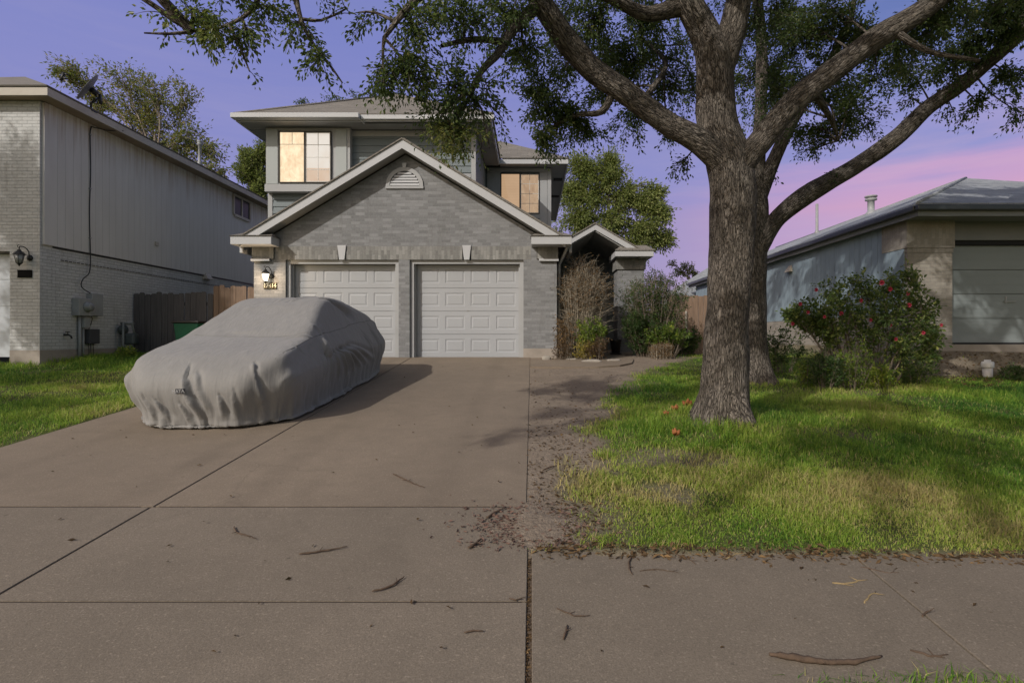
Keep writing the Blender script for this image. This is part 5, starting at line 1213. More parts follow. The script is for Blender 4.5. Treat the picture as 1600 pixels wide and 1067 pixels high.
for a in [(720, 30, 4.9, (85, 45), .5, 34, 34), (650, 40, 4.5, (60, 50), .45, 24, 32), (640, 115, 4.4, (62, 45), .4, 28, 36), (700, 130, 4.7, (50, 45), .4, 20, 32), (600, 130, 4.3, (36, 26), .3, 9, 26),
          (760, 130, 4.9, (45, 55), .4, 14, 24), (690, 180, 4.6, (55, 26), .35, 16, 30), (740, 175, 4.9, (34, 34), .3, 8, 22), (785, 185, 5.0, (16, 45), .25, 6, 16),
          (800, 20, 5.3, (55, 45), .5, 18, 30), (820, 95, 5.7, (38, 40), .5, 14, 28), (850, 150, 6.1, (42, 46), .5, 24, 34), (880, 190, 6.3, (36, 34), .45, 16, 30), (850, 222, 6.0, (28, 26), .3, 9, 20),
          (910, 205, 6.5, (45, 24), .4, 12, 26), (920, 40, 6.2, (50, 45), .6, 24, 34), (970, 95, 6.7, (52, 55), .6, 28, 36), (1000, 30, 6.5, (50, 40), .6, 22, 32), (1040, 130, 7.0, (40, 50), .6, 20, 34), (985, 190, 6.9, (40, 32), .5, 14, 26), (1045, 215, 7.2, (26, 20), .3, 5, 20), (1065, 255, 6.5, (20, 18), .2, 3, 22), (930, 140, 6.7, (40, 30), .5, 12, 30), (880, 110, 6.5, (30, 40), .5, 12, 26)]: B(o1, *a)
# tips hanging over the grey roof, leaf colour yellowed to look sunlit
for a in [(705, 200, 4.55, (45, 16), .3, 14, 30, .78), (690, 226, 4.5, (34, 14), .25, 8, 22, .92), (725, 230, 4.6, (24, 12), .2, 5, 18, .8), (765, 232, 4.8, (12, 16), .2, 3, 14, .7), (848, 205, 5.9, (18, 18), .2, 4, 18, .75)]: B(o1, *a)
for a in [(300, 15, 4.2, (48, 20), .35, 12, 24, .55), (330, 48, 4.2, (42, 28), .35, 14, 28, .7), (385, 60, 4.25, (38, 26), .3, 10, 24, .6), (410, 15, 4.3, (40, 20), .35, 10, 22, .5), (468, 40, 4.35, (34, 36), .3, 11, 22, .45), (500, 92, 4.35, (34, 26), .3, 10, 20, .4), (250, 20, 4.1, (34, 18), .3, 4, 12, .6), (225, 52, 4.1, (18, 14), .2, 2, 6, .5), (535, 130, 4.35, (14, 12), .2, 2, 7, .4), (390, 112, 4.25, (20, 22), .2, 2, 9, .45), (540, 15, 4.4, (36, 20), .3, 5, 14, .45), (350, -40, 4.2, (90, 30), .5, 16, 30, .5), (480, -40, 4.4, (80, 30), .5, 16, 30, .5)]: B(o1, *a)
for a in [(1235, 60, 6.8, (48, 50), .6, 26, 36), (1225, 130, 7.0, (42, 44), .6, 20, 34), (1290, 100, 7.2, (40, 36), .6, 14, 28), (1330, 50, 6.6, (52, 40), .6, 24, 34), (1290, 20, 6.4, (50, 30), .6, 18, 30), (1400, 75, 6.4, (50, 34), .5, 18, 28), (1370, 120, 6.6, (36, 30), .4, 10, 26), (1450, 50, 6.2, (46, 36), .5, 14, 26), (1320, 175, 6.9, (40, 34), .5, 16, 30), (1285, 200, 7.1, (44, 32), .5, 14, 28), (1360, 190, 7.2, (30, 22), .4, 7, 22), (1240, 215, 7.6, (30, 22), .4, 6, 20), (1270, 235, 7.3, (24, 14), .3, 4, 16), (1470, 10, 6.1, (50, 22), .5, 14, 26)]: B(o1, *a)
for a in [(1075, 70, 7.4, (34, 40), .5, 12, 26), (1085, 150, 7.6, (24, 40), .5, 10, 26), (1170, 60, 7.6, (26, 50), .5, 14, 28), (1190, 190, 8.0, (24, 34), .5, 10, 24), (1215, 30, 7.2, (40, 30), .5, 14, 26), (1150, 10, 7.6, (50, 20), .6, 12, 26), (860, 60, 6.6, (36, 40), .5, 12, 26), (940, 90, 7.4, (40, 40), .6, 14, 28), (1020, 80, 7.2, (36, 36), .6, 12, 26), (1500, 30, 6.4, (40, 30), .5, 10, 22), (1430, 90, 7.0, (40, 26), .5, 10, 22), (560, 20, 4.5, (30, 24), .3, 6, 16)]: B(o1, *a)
# the crown above the frame
for (x, y, z, r, n) in [(-2.0, 4.2, 6.3, 1.2, 34), (-.4, 5.0, 7.2, 1.4, 44), (1.2, 5.2, 7.8, 1.5, 50), (2.8, 5.8, 8.2, 1.5, 50), (4.4, 5.2, 7.6, 1.4, 44), (5.6, 4.8, 6.6, 1.2, 34), (3.2, 3.6, 7.0, 1.3, 36), (1.0, 3.6, 6.4, 1.1, 24), (2.2, 7.4, 8.6, 1.6, 40), (-3.6, 3.6, 5.6, .9, 18), (4.9, 3.4, 6.0, .9, 16), (5.0, 6.2, 6.6, 1.3, 34), (6.4, 6.6, 6.3, 1.2, 34), (5.6, 5.6, 7.2, 1.3, 30), (7.3, 7.0, 6.9, 1.2, 26)]:
    o1.blob((x, y, z), (r, r, r * .7), int(n * 1.7), 34, .095, rb=.4, br=.04, spread=.12)
# the limbs that reach out over the sidewalk: their leaves shade the lawn, trunk and driveway edge
def shade(pl, px, py, t_, r, n, lift=0, nl=30, size=.075):
    g_ = G(px, py); c_ = g_ + Vector((-.85, -1.0, .85)) * t_ + Vector((0, 0, lift)); pl.blob(c_, (r * 1.1, r * 1.1, r * .6), int(n * 2.0), nl, size, br=.02, spread=.12, rb=.4)
o1.limb([((2.0, 5.9, 5.6), .12), ((1.0, 4.0, 6.4), .09), ((-.2, 2.0, 6.7), .06), ((-1.4, .3, 6.6), .03)], 12, .15, .1)
o1.limb([((1.6, 5.0, 6.0), .09), ((2.4, 3.0, 6.6), .06), ((2.8, 1.2, 6.7), .03)], 12, .15, .1)
for (px, py, t_, r, n) in [(1250, 640, 6.2, .55, 22), (1340, 640, 6.4, .55, 22), (1300, 690, 6.2, .5, 20), (1390, 675, 6.4, .55, 22), (1470, 700, 6.4, .55, 22), (1560, 720, 6.4, .55, 22), (1200, 605, 6.4, .5, 18), (1330, 725, 6.0, .4, 12), (1590, 670, 6.6, .5, 18), (1450, 605, 6.8, .7, 24), (1550, 590, 6.8, .6, 18), (1250, 705, 6.0, .35, 9), (1420, 745, 6.0, .4, 10), (1530, 770, 5.9, .35, 9), (1420, 640, 6.5, .4, 12),
    (900, 600, 6.2, .30, 10), (860, 612, 6.2, .28, 8), (945, 605, 6.2, .32, 9), (880, 640, 6.0, .24, 6), (850, 650, 6.0, .2, 5), (790, 680, 5.8, .22, 6), (765, 690, 5.8, .14, 3), (920, 660, 6.0, .18, 4), (1000, 620, 6.2, .25, 6), (1070, 730, 5.9, .3, 6), (1120, 800, 5.8, .22, 4), (1400, 830, 5.6, .2, 4), (1560, 820, 5.6, .3, 7)]: shade(o1, px, py, t_, r, n)
# leaves that dapple the trunk and the lower limbs
for (x, y, z, r, n) in [(-1.0, 2.3, 5.9, .28, 5), (-.9, 2.6, 6.6, .3, 6), (-.4, 3.2, 7.0, .5, 14), (-1.8, 3.1, 6.9, .5, 15), (-2.4, 3.2, 6.6, .5, 14), (-1.2, 3.9, 7.4, .6, 18), (.6, 3.3, 7.6, .6, 18), (1.4, 3.6, 7.9, .6, 18), (2.4, 3.0, 7.4, .5, 14), (3.2, 2.6, 6.8, .5, 14), (1.2, 1.4, 6.9, .5, 12)]:
    o1.blob((x, y, z), (r, r, r * .7), n, 30, .075, br=.02, spread=.12, rb=.4)
o1.build_wood('trunk', m_bark, oak); o1.build_leaves('crown', m_oakleaf, oak)

T2Y = 9.3; gb2 = float(ground_z(np.array([3.72]), np.array([9.3]))[0])
oak2 = thing('oak_tree', 'second oak behind the nearest trunk, with a long bare limb rising right', 'tree', (3.72, T2Y, gb2))
o2 = Plant(202)
o2.limb([Wp(1184, 622, T2Y, 0.2580), Wp(1183, 597, T2Y, 0.2451), Wp(1181, 540, T2Y, 0.1935), Wp(1178, 460, T2Y, 0.1935), Wp(1178, 400, T2Y, 0.2021), Wp(1180, 340, T2Y, 0.2021), Wp(1182, 270, T2Y, 0.1445), Wp(1188, 190, T2Y, 0.1013), Wp(1190, 110, T2Y, 0.0960), Wp(1188, 40, T2Y, 0.0853), Wp(1180, -40, T2Y, 0.0746), Wp(1180, -160, T2Y, 0.0533)], 48, .05, .16, .55, gb2)
o2.limb([Wp(1172, 430, T2Y, 0.1176), Wp(1186, 385, T2Y - .05, 0.1596), Wp(1212, 345, T2Y - .1, 0.1428), Wp(1250, 312, T2Y - .2, 0.1554), Wp(1290, 287, T2Y - .3, 0.1428), Wp(1340, 258, T2Y - .4, 0.1302), Wp(1400, 216, T2Y - .6, 0.1260), Wp(1450, 168, T2Y - .7, 0.1134), Wp(1500, 134, T2Y - .8, 0.1050), Wp(1550, 92, T2Y - 1.0, 0.1050), Wp(1600, 45, T2Y - 1.2, 0.1008), Wp(1680, -40, T2Y - 1.4, 0.0756)], 40, .05, .16)
o2.limb([Wp(1178, 350, T2Y, .08), Wp(1196, 285, T2Y - .05, .115), Wp(1215, 238, T2Y - .1, .105), Wp(1236, 195, T2Y - .15, .095), Wp(1262, 150, T2Y - .2, .085), Wp(1300, 90, T2Y - .2, .06), Wp(1330, 30, T2Y - .2, .05)], 24, .06, .14)
o2.limb([Wp(1585, 58, T2Y - 1.15, .08), Wp(1598, 10, T2Y - 1.1, .08), Wp(1610, -60, T2Y - 1.1, .06)], 14, .08, .1)
SZ = .062
for a in [(1235, 30, 9.6, (40, 40), .7, 16, 34), (1270, 150, 9.6, (36, 30), .6, 12, 28), (1205, 120, 10.0, (36, 60), .6, 20, 34), (1160, 140, 10.2, (30, 60), .6, 14, 30), (1330, 150, 9.4, (40, 34), .6, 14, 28), (1410, 105, 8.6, (46, 24), .5, 12, 24), (1500, 80, 8.4, (46, 34), .6, 20, 28), (1555, 45, 8.0, (40, 30), .5, 16, 28), (1470, 100, 8.8, (30, 22), .5, 7, 20), (1575, 120, 8.2, (34, 34), .5, 12, 22), (1530, 165, 8.4, (38, 22), .4, 7, 16), (1590, 175, 8.2, (22, 22), .3, 5, 14), (1490, 175, 8.6, (18, 10), .3, 3, 10), (1550, 10, 7.8, (60, 26), .6, 18, 28), (1480, 130, 8.5, (20, 18), .3, 4, 12), (1420, 150, 8.7, (14, 12), .2, 3, 10), (1297, 268, 8.9, (8, 8), .1, 2, 7), (1208, 268, 9.2, (8, 8), .1, 2, 7), (1470, 25, 8.2, (30, 24), .4, 8, 20)]: B(o2, *a, sag=.15)
for (x, y, z, r, n) in [(3.6, 9.6, 8.8, 1.8, 44), (5.4, 8.6, 8.4, 1.6, 40), (7.2, 7.6, 7.4, 1.5, 38), (2.0, 10.2, 8.0, 1.5, 30), (8.6, 8.4, 6.6, 1.3, 26), (6.6, 5.6, 7.6, 1.3, 26), (9.0, 5.6, 6.8, 1.5, 30), (6.4, 8.0, 7.2, .9, 22), (7.4, 8.3, 7.3, .9, 22), (8.5, 8.6, 7.4, .9, 20), (5.6, 7.4, 8.0, .9, 18), (7.2, 7.4, 8.2, .8, 16), (9.6, 8.8, 7.2, .8, 16)]:
    o2.blob((x, y, z), (r, r, r * .7), int(n * 1.6), 34, .11, rb=.4, br=.04, spread=.14)
o2.build_wood('trunk', m_bark, oak2); o2.build_leaves('crown', m_oakleaf, oak2)

m_backleaf = leaf_mat('sunny_leaf', [(0, (.08, .115, .035)), (.5, (.20, .24, .075)), (.85, (.32, .35, .12)), (1, (.40, .40, .17))], .5)
# ================================================================ trees behind the houses
def back_tree(label, x, y, h, blobs, leafm, size, seed, barkm, trunk_r=.16, ntw=20, nl=40, rb=.5, spread=.14, lean=0, br=.05):
    t = thing('backyard_tree', label, 'tree', (x, y, 1.13)); p = Plant(seed)
    p.limb([((x, y, 1.0), trunk_r), ((x + lean * .3, y, 1 + h * .3), trunk_r * .8), ((x + lean * .7, y, 1 + h * .6), trunk_r * .55), ((x + lean, y, 1 + h * .85), trunk_r * .3)], 10, .3, .1)
    for b_ in blobs:
        px, py, Y, rx_, rz_ = b_[:5]; m = Y / F; k = b_[5] if len(b_) > 5 else 1
        p.blob(W(px, py, Y), (rx_ * m, max(rx_, rz_) * m * .9, rz_ * m), int(ntw * k), nl, size, rb=rb, br=br, spread=spread, sag=.1)
    p.build_wood('trunk', barkm, t); p.build_leaves('crown', leafm, t); return t
m_palebark = M('pale_twig_bark', (.26, .22, .18), .9, .25, 6, .2, 40)
back_tree('thin leaved pale tree rising behind the left house roof', -16.2, 24, 9.5, [(120, 110, 24, 45, 28), (190, 120, 24, 50, 35), (240, 130, 24, 45, 35), (285, 150, 24, 35, 35), (200, 175, 24.5, 50, 35), (250, 195, 24.5, 55, 40), (300, 210, 24, 45, 35), (330, 240, 24, 30, 35), (280, 250, 24.5, 45, 30), (340, 270, 24, 30, 25), (150, 150, 24.5, 40, 30), (95, 105, 23.5, 28, 20, .5), (260, 225, 25, 50, 40), (225, 150, 25, 50, 40)], m_paleleaf, .15, 301, m_palebark, .15, 34, 28, .68, .22, br=.04)
back_tree('dark green tree in the gap left of the grey house', -11.8, 24.5, 6.2, [(395, 245, 24, 24, 22), (385, 265, 24, 22, 18), (405, 275, 24, 22, 20), (380, 240, 24, 16, 14, .5), (412, 230, 24, 16, 16), (400, 300, 24, 22, 14)], m_backleaf, .13, 302, m_twigbark, .12, 40, 50, .42, .16)
back_tree('bushy green tree behind the right wing of the grey house', 4.4, 32, 9.6, [(905, 265, 32, 32, 32), (950, 270, 32, 40, 34), (920, 310, 32, 45, 34), (980, 305, 32, 42, 34), (1015, 320, 32, 34, 26), (1035, 335, 31.5, 20, 16, .6), (960, 345, 32, 50, 30), (1010, 360, 32, 40, 28), (900, 345, 32, 40, 30), (1040, 375, 32, 22, 16, .7), (930, 380, 32, 45, 26), (985, 390, 32, 45, 22), (890, 300, 32.5, 30, 30), (955, 245, 32, 16, 14, .5), (1030, 300, 32, 12, 10, .4)], m_backleaf, .19, 303, m_twigbark, .2, 62, 52, .5, .38)
back_tree('leafy treetop just showing over the grey hip roof', -8.5, 30, 11.3, [(470, 158, 28, 22, 8), (525, 150, 28, 26, 12), (560, 148, 28, 24, 9), (600, 140, 28, 34, 12), (500, 162, 28, 22, 8), (640, 150, 28, 30, 12)], m_shrubleaf, .13, 304, m_twigbark, .2, 12, 24, .4, .14)
back_tree('small pale tree far behind the cottage', 10.4, 36, 4.6, [(1072, 415, 36, 16, 10), (1062, 425, 36, 16, 9), (1085, 425, 36, 16, 10), (1050, 412, 36, 10, 8, .5)], m_paleleaf, .14, 305, m_palebark, .12, 16, 26, .6, .14)
# street tree outside the frame whose shade falls on the left yard
t = thing('street_tree', 'leafy street tree standing in the left yard nearer the road', 'tree', (-15.0, 3.4, gz(3.4))); p = Plant(310)
p.limb([((-15, 3.4, .2), .26), ((-15, 3.4, 2.2), .2), ((-14.8, 3.6, 4.6), .14), ((-14.6, 3.4, 6.6), .07)], 12, .2, .12)
for (x, y, z, r, n) in [(-14.2, 3.0, 5.2, 1.5, 30), (-15.8, 3.4, 6.0, 1.7, 30), (-14.6, 4.6, 7.0, 1.6, 26), (-13.2, 3.9, 6.0, 1.2, 18), (-16.6, 5.0, 6.6, 1.5, 20), (-15.2, 2.2, 7.4, 1.4, 20), (-12.6, 2.2, 4.9, 1.1, 22), (-13.0, .8, 5.2, 1.3, 26), (-11.6, .4, 4.6, 1.0, 20), (-14.6, 1.2, 4.6, 1.2, 22), (-12.4, -.8, 5.4, 1.2, 20), (-10.9, -1.2, 5.0, .8, 14), (-16.8, 2.6, 5.6, 1.4, 22), (-14.4, 6.0, 7.0, 1.2, 26), (-15.4, 5.4, 7.7, 1.2, 24), (-14.0, 6.6, 6.0, 1.0, 22), (-12.2, 4.7, 5.2, 1.1, 30), (-11.3, 4.3, 5.4, 1.0, 28), (-10.5, 4.7, 5.8, .8, 20), (-13.0, 5.6, 5.4, 1.1, 26), (-11.6, 2.8, 4.4, 1.0, 24), (-10.4, 2.6, 4.6, .8, 18), (-14.6, 6.2, 8.5, .9, 16), (-15.6, 5.2, 9.0, 1.0, 16), (-13.9, 6.9, 7.7, .7, 14), (-15.2, 6.0, 7.9, .7, 12), (-14.7, 6.2, 9.5, .9, 22), (-15.6, 5.3, 10.1, 1.0, 22), (-14.2, 6.6, 8.9, .8, 18), (-15.1, 5.8, 8.7, .8, 16)]: p.blob((x, y, z), (r, r, r * .75), n, 40, .11, rb=.45, br=.05, spread=.14)
p.build_wood('trunk', m_bark, t); p.build_leaves('crown', m_oakleaf, t)

# ================================================================ shrubs
m_barestem = M('bare_shrub_stem', (.31, .27, .21), .9, .25, 10, .2, 60); m_darkstem = M('dark_shrub_stem', (.19, .155, .12), .9, .25, 10, .2, 60)
def stem_shrub(name, label, cat, base, rx_, ry_, z0, z1, nst, leafm, nl, size, stemm, seed, rb=.5, r0=.012, sub=4, fan=.35, dome=.35, lf_lo=0.0, subl=.28, width=.42, part='foliage'):
    t = thing(name, label, cat, tuple(base)); p = Plant(seed); bx, by, bz = base
    for k in range(nst):
        a = p.r.uniform(0, 2 * PI); q = math.sqrt(p.r.uniform(0, 1)); ex_, ey_ = math.cos(a) * q, math.sin(a) * q
        zt_ = z0 + (z1 - z0) * (1 - dome * q * q) * p.r.uniform(.72, 1.0)
        tip = np.array([bx + ex_ * rx_, by + ey_ * ry_, zt_]); b0 = np.array([bx + ex_ * rx_ * fan, by + ey_ * ry_ * fan, bz - .05])
        pts = p.twig(b0, tip, r0 * p.r.uniform(.6, 1.2), r0 * .22, 0, size, n=8, wig=.05)
        for j in range(sub):
            f = p.r.uniform(.25, .98); h = pts[int(f * 7)]
            d = p.r.normal(0, 1, 3); d[2] = abs(d[2]) * .8 + .2; d /= np.linalg.norm(d)
            p.twig(h, h + d * subl * p.r.uniform(.5, 1.3), r0 * .35, r0 * .12, nl if h[2] > bz + lf_lo else 0, size, .04, rb=np.clip(rb + p.r.normal(0, .12), 0, 1), n=4, width=width, start=.2)
    w = p.build_wood('stems', stemm, t)
    if nl: p.build_leaves(part, leafm, t)
    return t
stem_shrub('bare_shrub', 'tall bare brown shrub of dense twigs against the porch', 'shrub', (1.14, 12.75, 1.13), .60, .45, 1.4, 3.5, 150, m_deadleaf, 4, .05, m_barestem, 401, .6, .013, 17, .55, .3, 1.0, .42)
stem_shrub('bare_shrub', 'half bare spreading shrub with green tips right of the porch column', 'shrub', (2.95, 13.3, 1.13), .85, .6, 1.6, 3.42, 100, m_shrubleaf, 11, .055, m_darkstem, 402, .4, .012, 11, .3, .32, .2, .36)
stem_shrub('green_bush', 'bright green leafy bush in front of the tall bare shrub', 'bush', (1.32, 12.25, 1.11), .36, .3, 1.2, 2.14, 26, m_limeleaf, 22, .07, m_darkstem, 403, .5, .006, 4, .3, .4, .2, .2)
stem_shrub('yellow_plant', 'small yellow leafed plant at the foot of the bare shrub', 'plant', (1.12, 12.0, 1.09), .22, .16, 1.1, 1.62, 16, m_yellowleaf, 14, .055, m_darkstem, 404, .5, .005, 3, .4, .4, .0, .14)
stem_shrub('twiggy_plant', 'low brown twiggy plant right of the yellow plant', 'plant', (1.42, 11.95, 1.09), .28, .2, 1.15, 1.66, 36, m_deadleaf, 7, .045, m_darkstem, 405, .35, .005, 5, .5, .5, .0, .16)
stem_shrub('climbing_plant', 'yellowing dry climber on the left of the bare shrub', 'plant', (.72, 12.3, 1.1), .16, .14, 1.3, 2.25, 16, m_deadleaf, 9, .055, m_darkstem, 406, .75, .006, 6, .5, .3, .1, .16)
stem_shrub('grey_plant', 'low grey twiggy plant by the corner of the brick pier', 'plant', (.62, 12.0, 1.08), .2, .14, 1.1, 1.5, 24, m_deadleaf, 6, .04, m_darkstem, 407, .25, .004, 4, .5, .5, .0, .14)
stem_shrub('evergreen_bush', 'dark evergreen bush leaning at the foot of the porch column', 'bush', (2.62, 13.0, 1.12), .62, .4, 1.25, 2.35, 50, m_shrubleaf, 26, .06, m_darkstem, 408, .28, .007, 5, .2, .35, .05, .22)
stem_shrub('evergreen_bush', 'low bush with bright green top beside the gate post', 'bush', (3.1, 12.75, 1.12), .6, .34, 1.3, 1.9, 46, m_limeleaf, 20, .07, m_darkstem, 409, .35, .006, 4, .3, .2, .28, .18)
stem_shrub('ground_plant', 'low dark green plant below the brown gate', 'plant', (3.75, 14.0, 1.1), .55, .3, 1.2, 1.95, 46, m_shrubleaf, 16, .08, m_darkstem, 410, .4, .005, 3, .5, .4, .0, .16)
stem_shrub('cut_shrub', 'squat brown clipped shrub under the bright topped bush', 'shrub', (2.86, 12.3, 1.1), .24, .2, 1.3, 1.46, 90, m_deadleaf, 6, .03, m_barestem, 411, .75, .006, 6, .95, .05, .0, .1)
# rose bush with red blooms
rose = thing('rose_bush', 'wide rose bush with red blooms before the low right house', 'bush', (5.55, 9.3, float(ground_z(np.array([5.55]), np.array([9.3]))[0]))); p = Plant(420)
cl = [(1300, 450, 9.4, 34, 20), (1345, 440, 9.3, 34, 24), (1390, 440, 9.4, 30, 22), (1420, 455, 9.2, 36, 26), (1450, 480, 9.2, 28, 26), (1330, 475, 9.0, 40, 26), (1290, 480, 9.1, 34, 22), (1250, 475, 9.3, 28, 16), (1385, 485, 9.0, 42, 28), (1430, 510, 9.1, 36, 26), (1460, 520, 9.2, 18, 22), (1300, 510, 9.0, 40, 22), (1360, 520, 8.95, 40, 24), (1410, 540, 9.0, 34, 22), (1270, 500, 9.3, 24, 20), (1450, 550, 9.2, 18, 14), (1415, 425, 9.5, 16, 12), (1235, 490, 9.2, 12, 10)]
base_ = np.array([5.55, 9.3, .8])
for (px, py, Y, rx_, rz_) in cl:
    m = Y / F; c_ = W(px, py, Y); fb = (base_[0] + (c_.x - base_[0]) * .35, base_[1] + p.r.normal(0, .12), .80)
    p.limb([(fb, .013), (tuple((np.array(fb) * .5 + np.array(c_) * .5) + np.array([0, 0, .12])), .010), (tuple(c_), .005)], 5, .15)
    p.blob(c_, (rx_ * m, rx_ * m * 1.15, rz_ * m * 1.2), 28, 24, .064, attach=fb, rb=.56, br=.011, spread=.07, sag=.05, width=.55)
m_roseleaf = leaf_mat('rose_leaf', [(0, (.035, .065, .02)), (.45, (.085, .135, .038)), (.8, (.19, .24, .06)), (1, (.34, .36, .10))], .45)
p.build_wood('stems', m_darkstem, rose); p.build_leaves('foliage', m_roseleaf, rose)
m_rose = M('rose_petal', (.55, .08, .13), .5, .35, 30, .05, 60)
rr_ = np.random.default_rng(8)
for (px, py) in [(1377, 442), (1390, 452), (1418, 459), (1275, 453), (1250, 475), (1262, 488), (1288, 495), (1238, 506), (1314, 490), (1420, 477), (1391, 508), (1399, 530), (1470, 508), (1442, 520), (1345, 470), (1360, 500)]:
    c_ = W(px, py, 8.72 + rr_.uniform(-.1, .15)); mb = MB(); sz = rr_.uniform(.028, .05)
    for k in range(9):
        a = k * 2.4; tl = .35 + .5 * (k / 9); d = Vector((math.cos(a) * math.sin(tl * 2), -.5 - .3 * math.cos(tl), math.sin(a) * math.sin(tl * 2))).normalized()
        sd_ = d.cross(Vector((0, 0, 1))).normalized() * sz * .55; u_ = d.cross(sd_).normalized() * sz * .5
        mb.quad(c_, c_ + d * sz * .6 + sd_ - u_ * .2, c_ + d * sz * 1.1, c_ + d * sz * .6 - sd_ - u_ * .2); mb.quad(c_, c_ + d * sz * .6 + u_ * 1.2, c_ + d * sz * .9 + u_ * .4, c_ + d * sz * .7 - u_ * 1.1)
    mb.build('flower', m_rose, rose)
def gzs(x, y): return float(ground_z(np.array([x]), np.array([y]))[0])
def low_plant(name, label, px, py, Y, rx_, h, leafm, n, nl, size, seed, rb=.5, ry_=.25):
    x = (px - CX) / F * Y; z = gzs(x, Y); return stem_shrub(name, label, 'plant', (x, Y, z), rx_, ry_, z + .1, z + h, n, leafm, nl, size, m_darkstem, seed, rb, .005, 4, .4, .45, .0, h * .25)
low_plant('leafy_weed', 'tall yellow green weeds under the middle of the rose bush', 1330, 590, 8.6, .55, .75, m_limeleaf, 40, 10, .05, 430, .5)
low_plant('leafy_weed', 'bright lime plant below the right side of the rose bush', 1382, 590, 8.5, .24, .42, m_limeleaf, 20, 12, .06, 431, .75)
low_plant('dark_shrub', 'slender dark green shrub between the weeds and second oak', 1287, 600, 8.5, .26, .62, m_shrubleaf, 24, 16, .055, 432, .3)
low_plant('dark_shrub', 'dark green shrub just right of the second oak trunk', 1222, 575, 10.2, .36, .85, m_shrubleaf, 26, 14, .06, 433, .4)
low_plant('pale_plant', 'pale leafed plant left of the slender dark shrub', 1262, 585, 8.9, .28, .45, m_limeleaf, 20, 8, .05, 434, .6)
low_plant('leafy_weed', 'low mixed weeds under the right end of the rose bush', 1430, 585, 9.0, .4, .4, m_shrubleaf, 26, 10, .055, 435, .6)
low_plant('leafy_weed', 'dark green weed clump against the white drain pipe', 1585, 590, 9.4, .26, .26, m_shrubleaf, 26, 10, .05, 436, .3)
low_plant('leafy_weed', 'broad bright weed against the gas meter on the left lawn', 198, 560, 12.4, .2, .3, m_limeleaf, 14, 8, .09, 437, .5)
# ================================================================ grass
def blades(P, H, wid, rnd, seed):
    r = np.random.default_rng(seed); n = len(P); a = r.uniform(0, 2 * PI, n); lean = r.normal(0, .85, n)
    d = np.stack([np.cos(a), np.sin(a), np.zeros(n)], 1); s_ = np.stack([-np.sin(a), np.cos(a), np.zeros(n)], 1)
    b2 = r.uniform(0, 2 * PI, n); s_ = np.stack([np.cos(b2), np.sin(b2), np.zeros(n)], 1)
    up = np.array([0, 0, 1.0]); H = H[:, None]; lean = lean[:, None]; w = wid[:, None] * .5
    m = P + up * H * .55 + d * H * lean * .35; t = P + up * H * np.maximum(1 - .42 * np.abs(lean), .12) + d * H * lean * 1.15
    V = np.stack([P - s_ * w, P + s_ * w, m + s_ * w * .8, m - s_ * w * .8, t], 1).reshape(-1, 3)
    i = np.arange(n)[:, None] * 5
    return V, i + np.array([[0, 1, 2, 3]]), i + np.array([[3, 2, 4]]), np.repeat(rnd, 5)
def lawn(name, x0, x1, y0, y1, dens, keep, hgt, seed, label):
    r = np.random.default_rng(seed); PS = []; 
    for (a, b_, dn) in dens:
        n = int((x1 - x0) * (b_ - a) * dn); PS.append(np.stack([r.uniform(x0, x1, n), r.uniform(a, b_, n)], 1))
    P = np.concatenate(PS); x, y = P[:, 0], P[:, 1]
    clump = fbm(P * 2.2, 41, 3); fine = fbm(P * 9, 44, 2)
    pk = keep(x, y, clump, fine); k = r.uniform(0, 1, len(P)) < pk; P = P[k]; clump = clump[k]; fine = fine[k]; x, y = P[:, 0], P[:, 1]; n = len(P)
    z = ground_z(x, y); H = hgt(x, y, clump, fine) * r.uniform(.55, 1.25, n)
    big = fbm(P * .7, 47, 3)
    rnd = .50 + (big - .5) * 1.1 + (clump - .5) * .5 + r.normal(0, .14, n); rnd = np.where(r.uniform(0, 1, n) < .09, r.uniform(.85, 1, n), rnd)
    thin = 1 - pk[k]; rnd = rnd + thin * .35 - .16 * sstep(5.0, 7.5, y) + .04  # blades further back tinted deeper green to deepen the lawn's shade
    V, q, t, R = blades(np.stack([x, y, z - .005], 1), H, .0035 + .0006 * y * r.uniform(.7, 1.3, n), np.clip(rnd, 0, 1), seed + 1)
    o = np_mesh(name, V, [q, t], m_grass, None, {'rnd': R}, True); tag(o, label, 'grass', kind='stuff')
def keep_r(x, y, c_, f):
    ok = (x < 1.0 * y + .4) & (x > -.02)
    path = (y > 10.7) & (y < 12.05) & (x < 2.25) | (y > 12) & (x < 2.35)
    walk = y < 3.325 - .037 * x + .10 * (f - .55)
    d = dirt_mask(x, y)
    return np.where(ok & ~path & ~walk, (1 - d) ** 1.5 * (.62 + .38 * sstep(.3, .55, c_)) * (1 - .0 * f), 0)
def h_r(x, y, c_, f):
    h = .026 + .046 * sstep(.35, .75, c_) + .03 * f
    h = h * (.65 + .55 * sstep(3.4, 5.2, y)) ; h = h * (1 + .5 * np.exp(-(((x - 2.3) / 1.3) ** 2 + ((y - 6.3) / 1.2) ** 2)))
    return np.maximum(h * (1 - .35 * sstep(8.5, 11, y)), .024)
lawn('grass', -.02, 10.5, 3.2, 13.5, [(3.2, 4.2, 10500), (4.2, 5.5, 7500), (5.5, 7.5, 4200), (7.5, 10, 2300), (10, 13.5, 1100)], keep_r, h_r, 501, 'green front lawn round the oaks, thin and bare toward the driveway')
def keep_l(x, y, c_, f):
    ok = (x > -1.0 * y - .8) & (x < -5.22 - .05 * f) & ~((x < -9.86) & (y > 11.15))
    return np.where(ok, (.45 + .55 * sstep(.3, .5, c_)) * (.5 + .5 * sstep(0, .12, -x - 5.22)), 0)
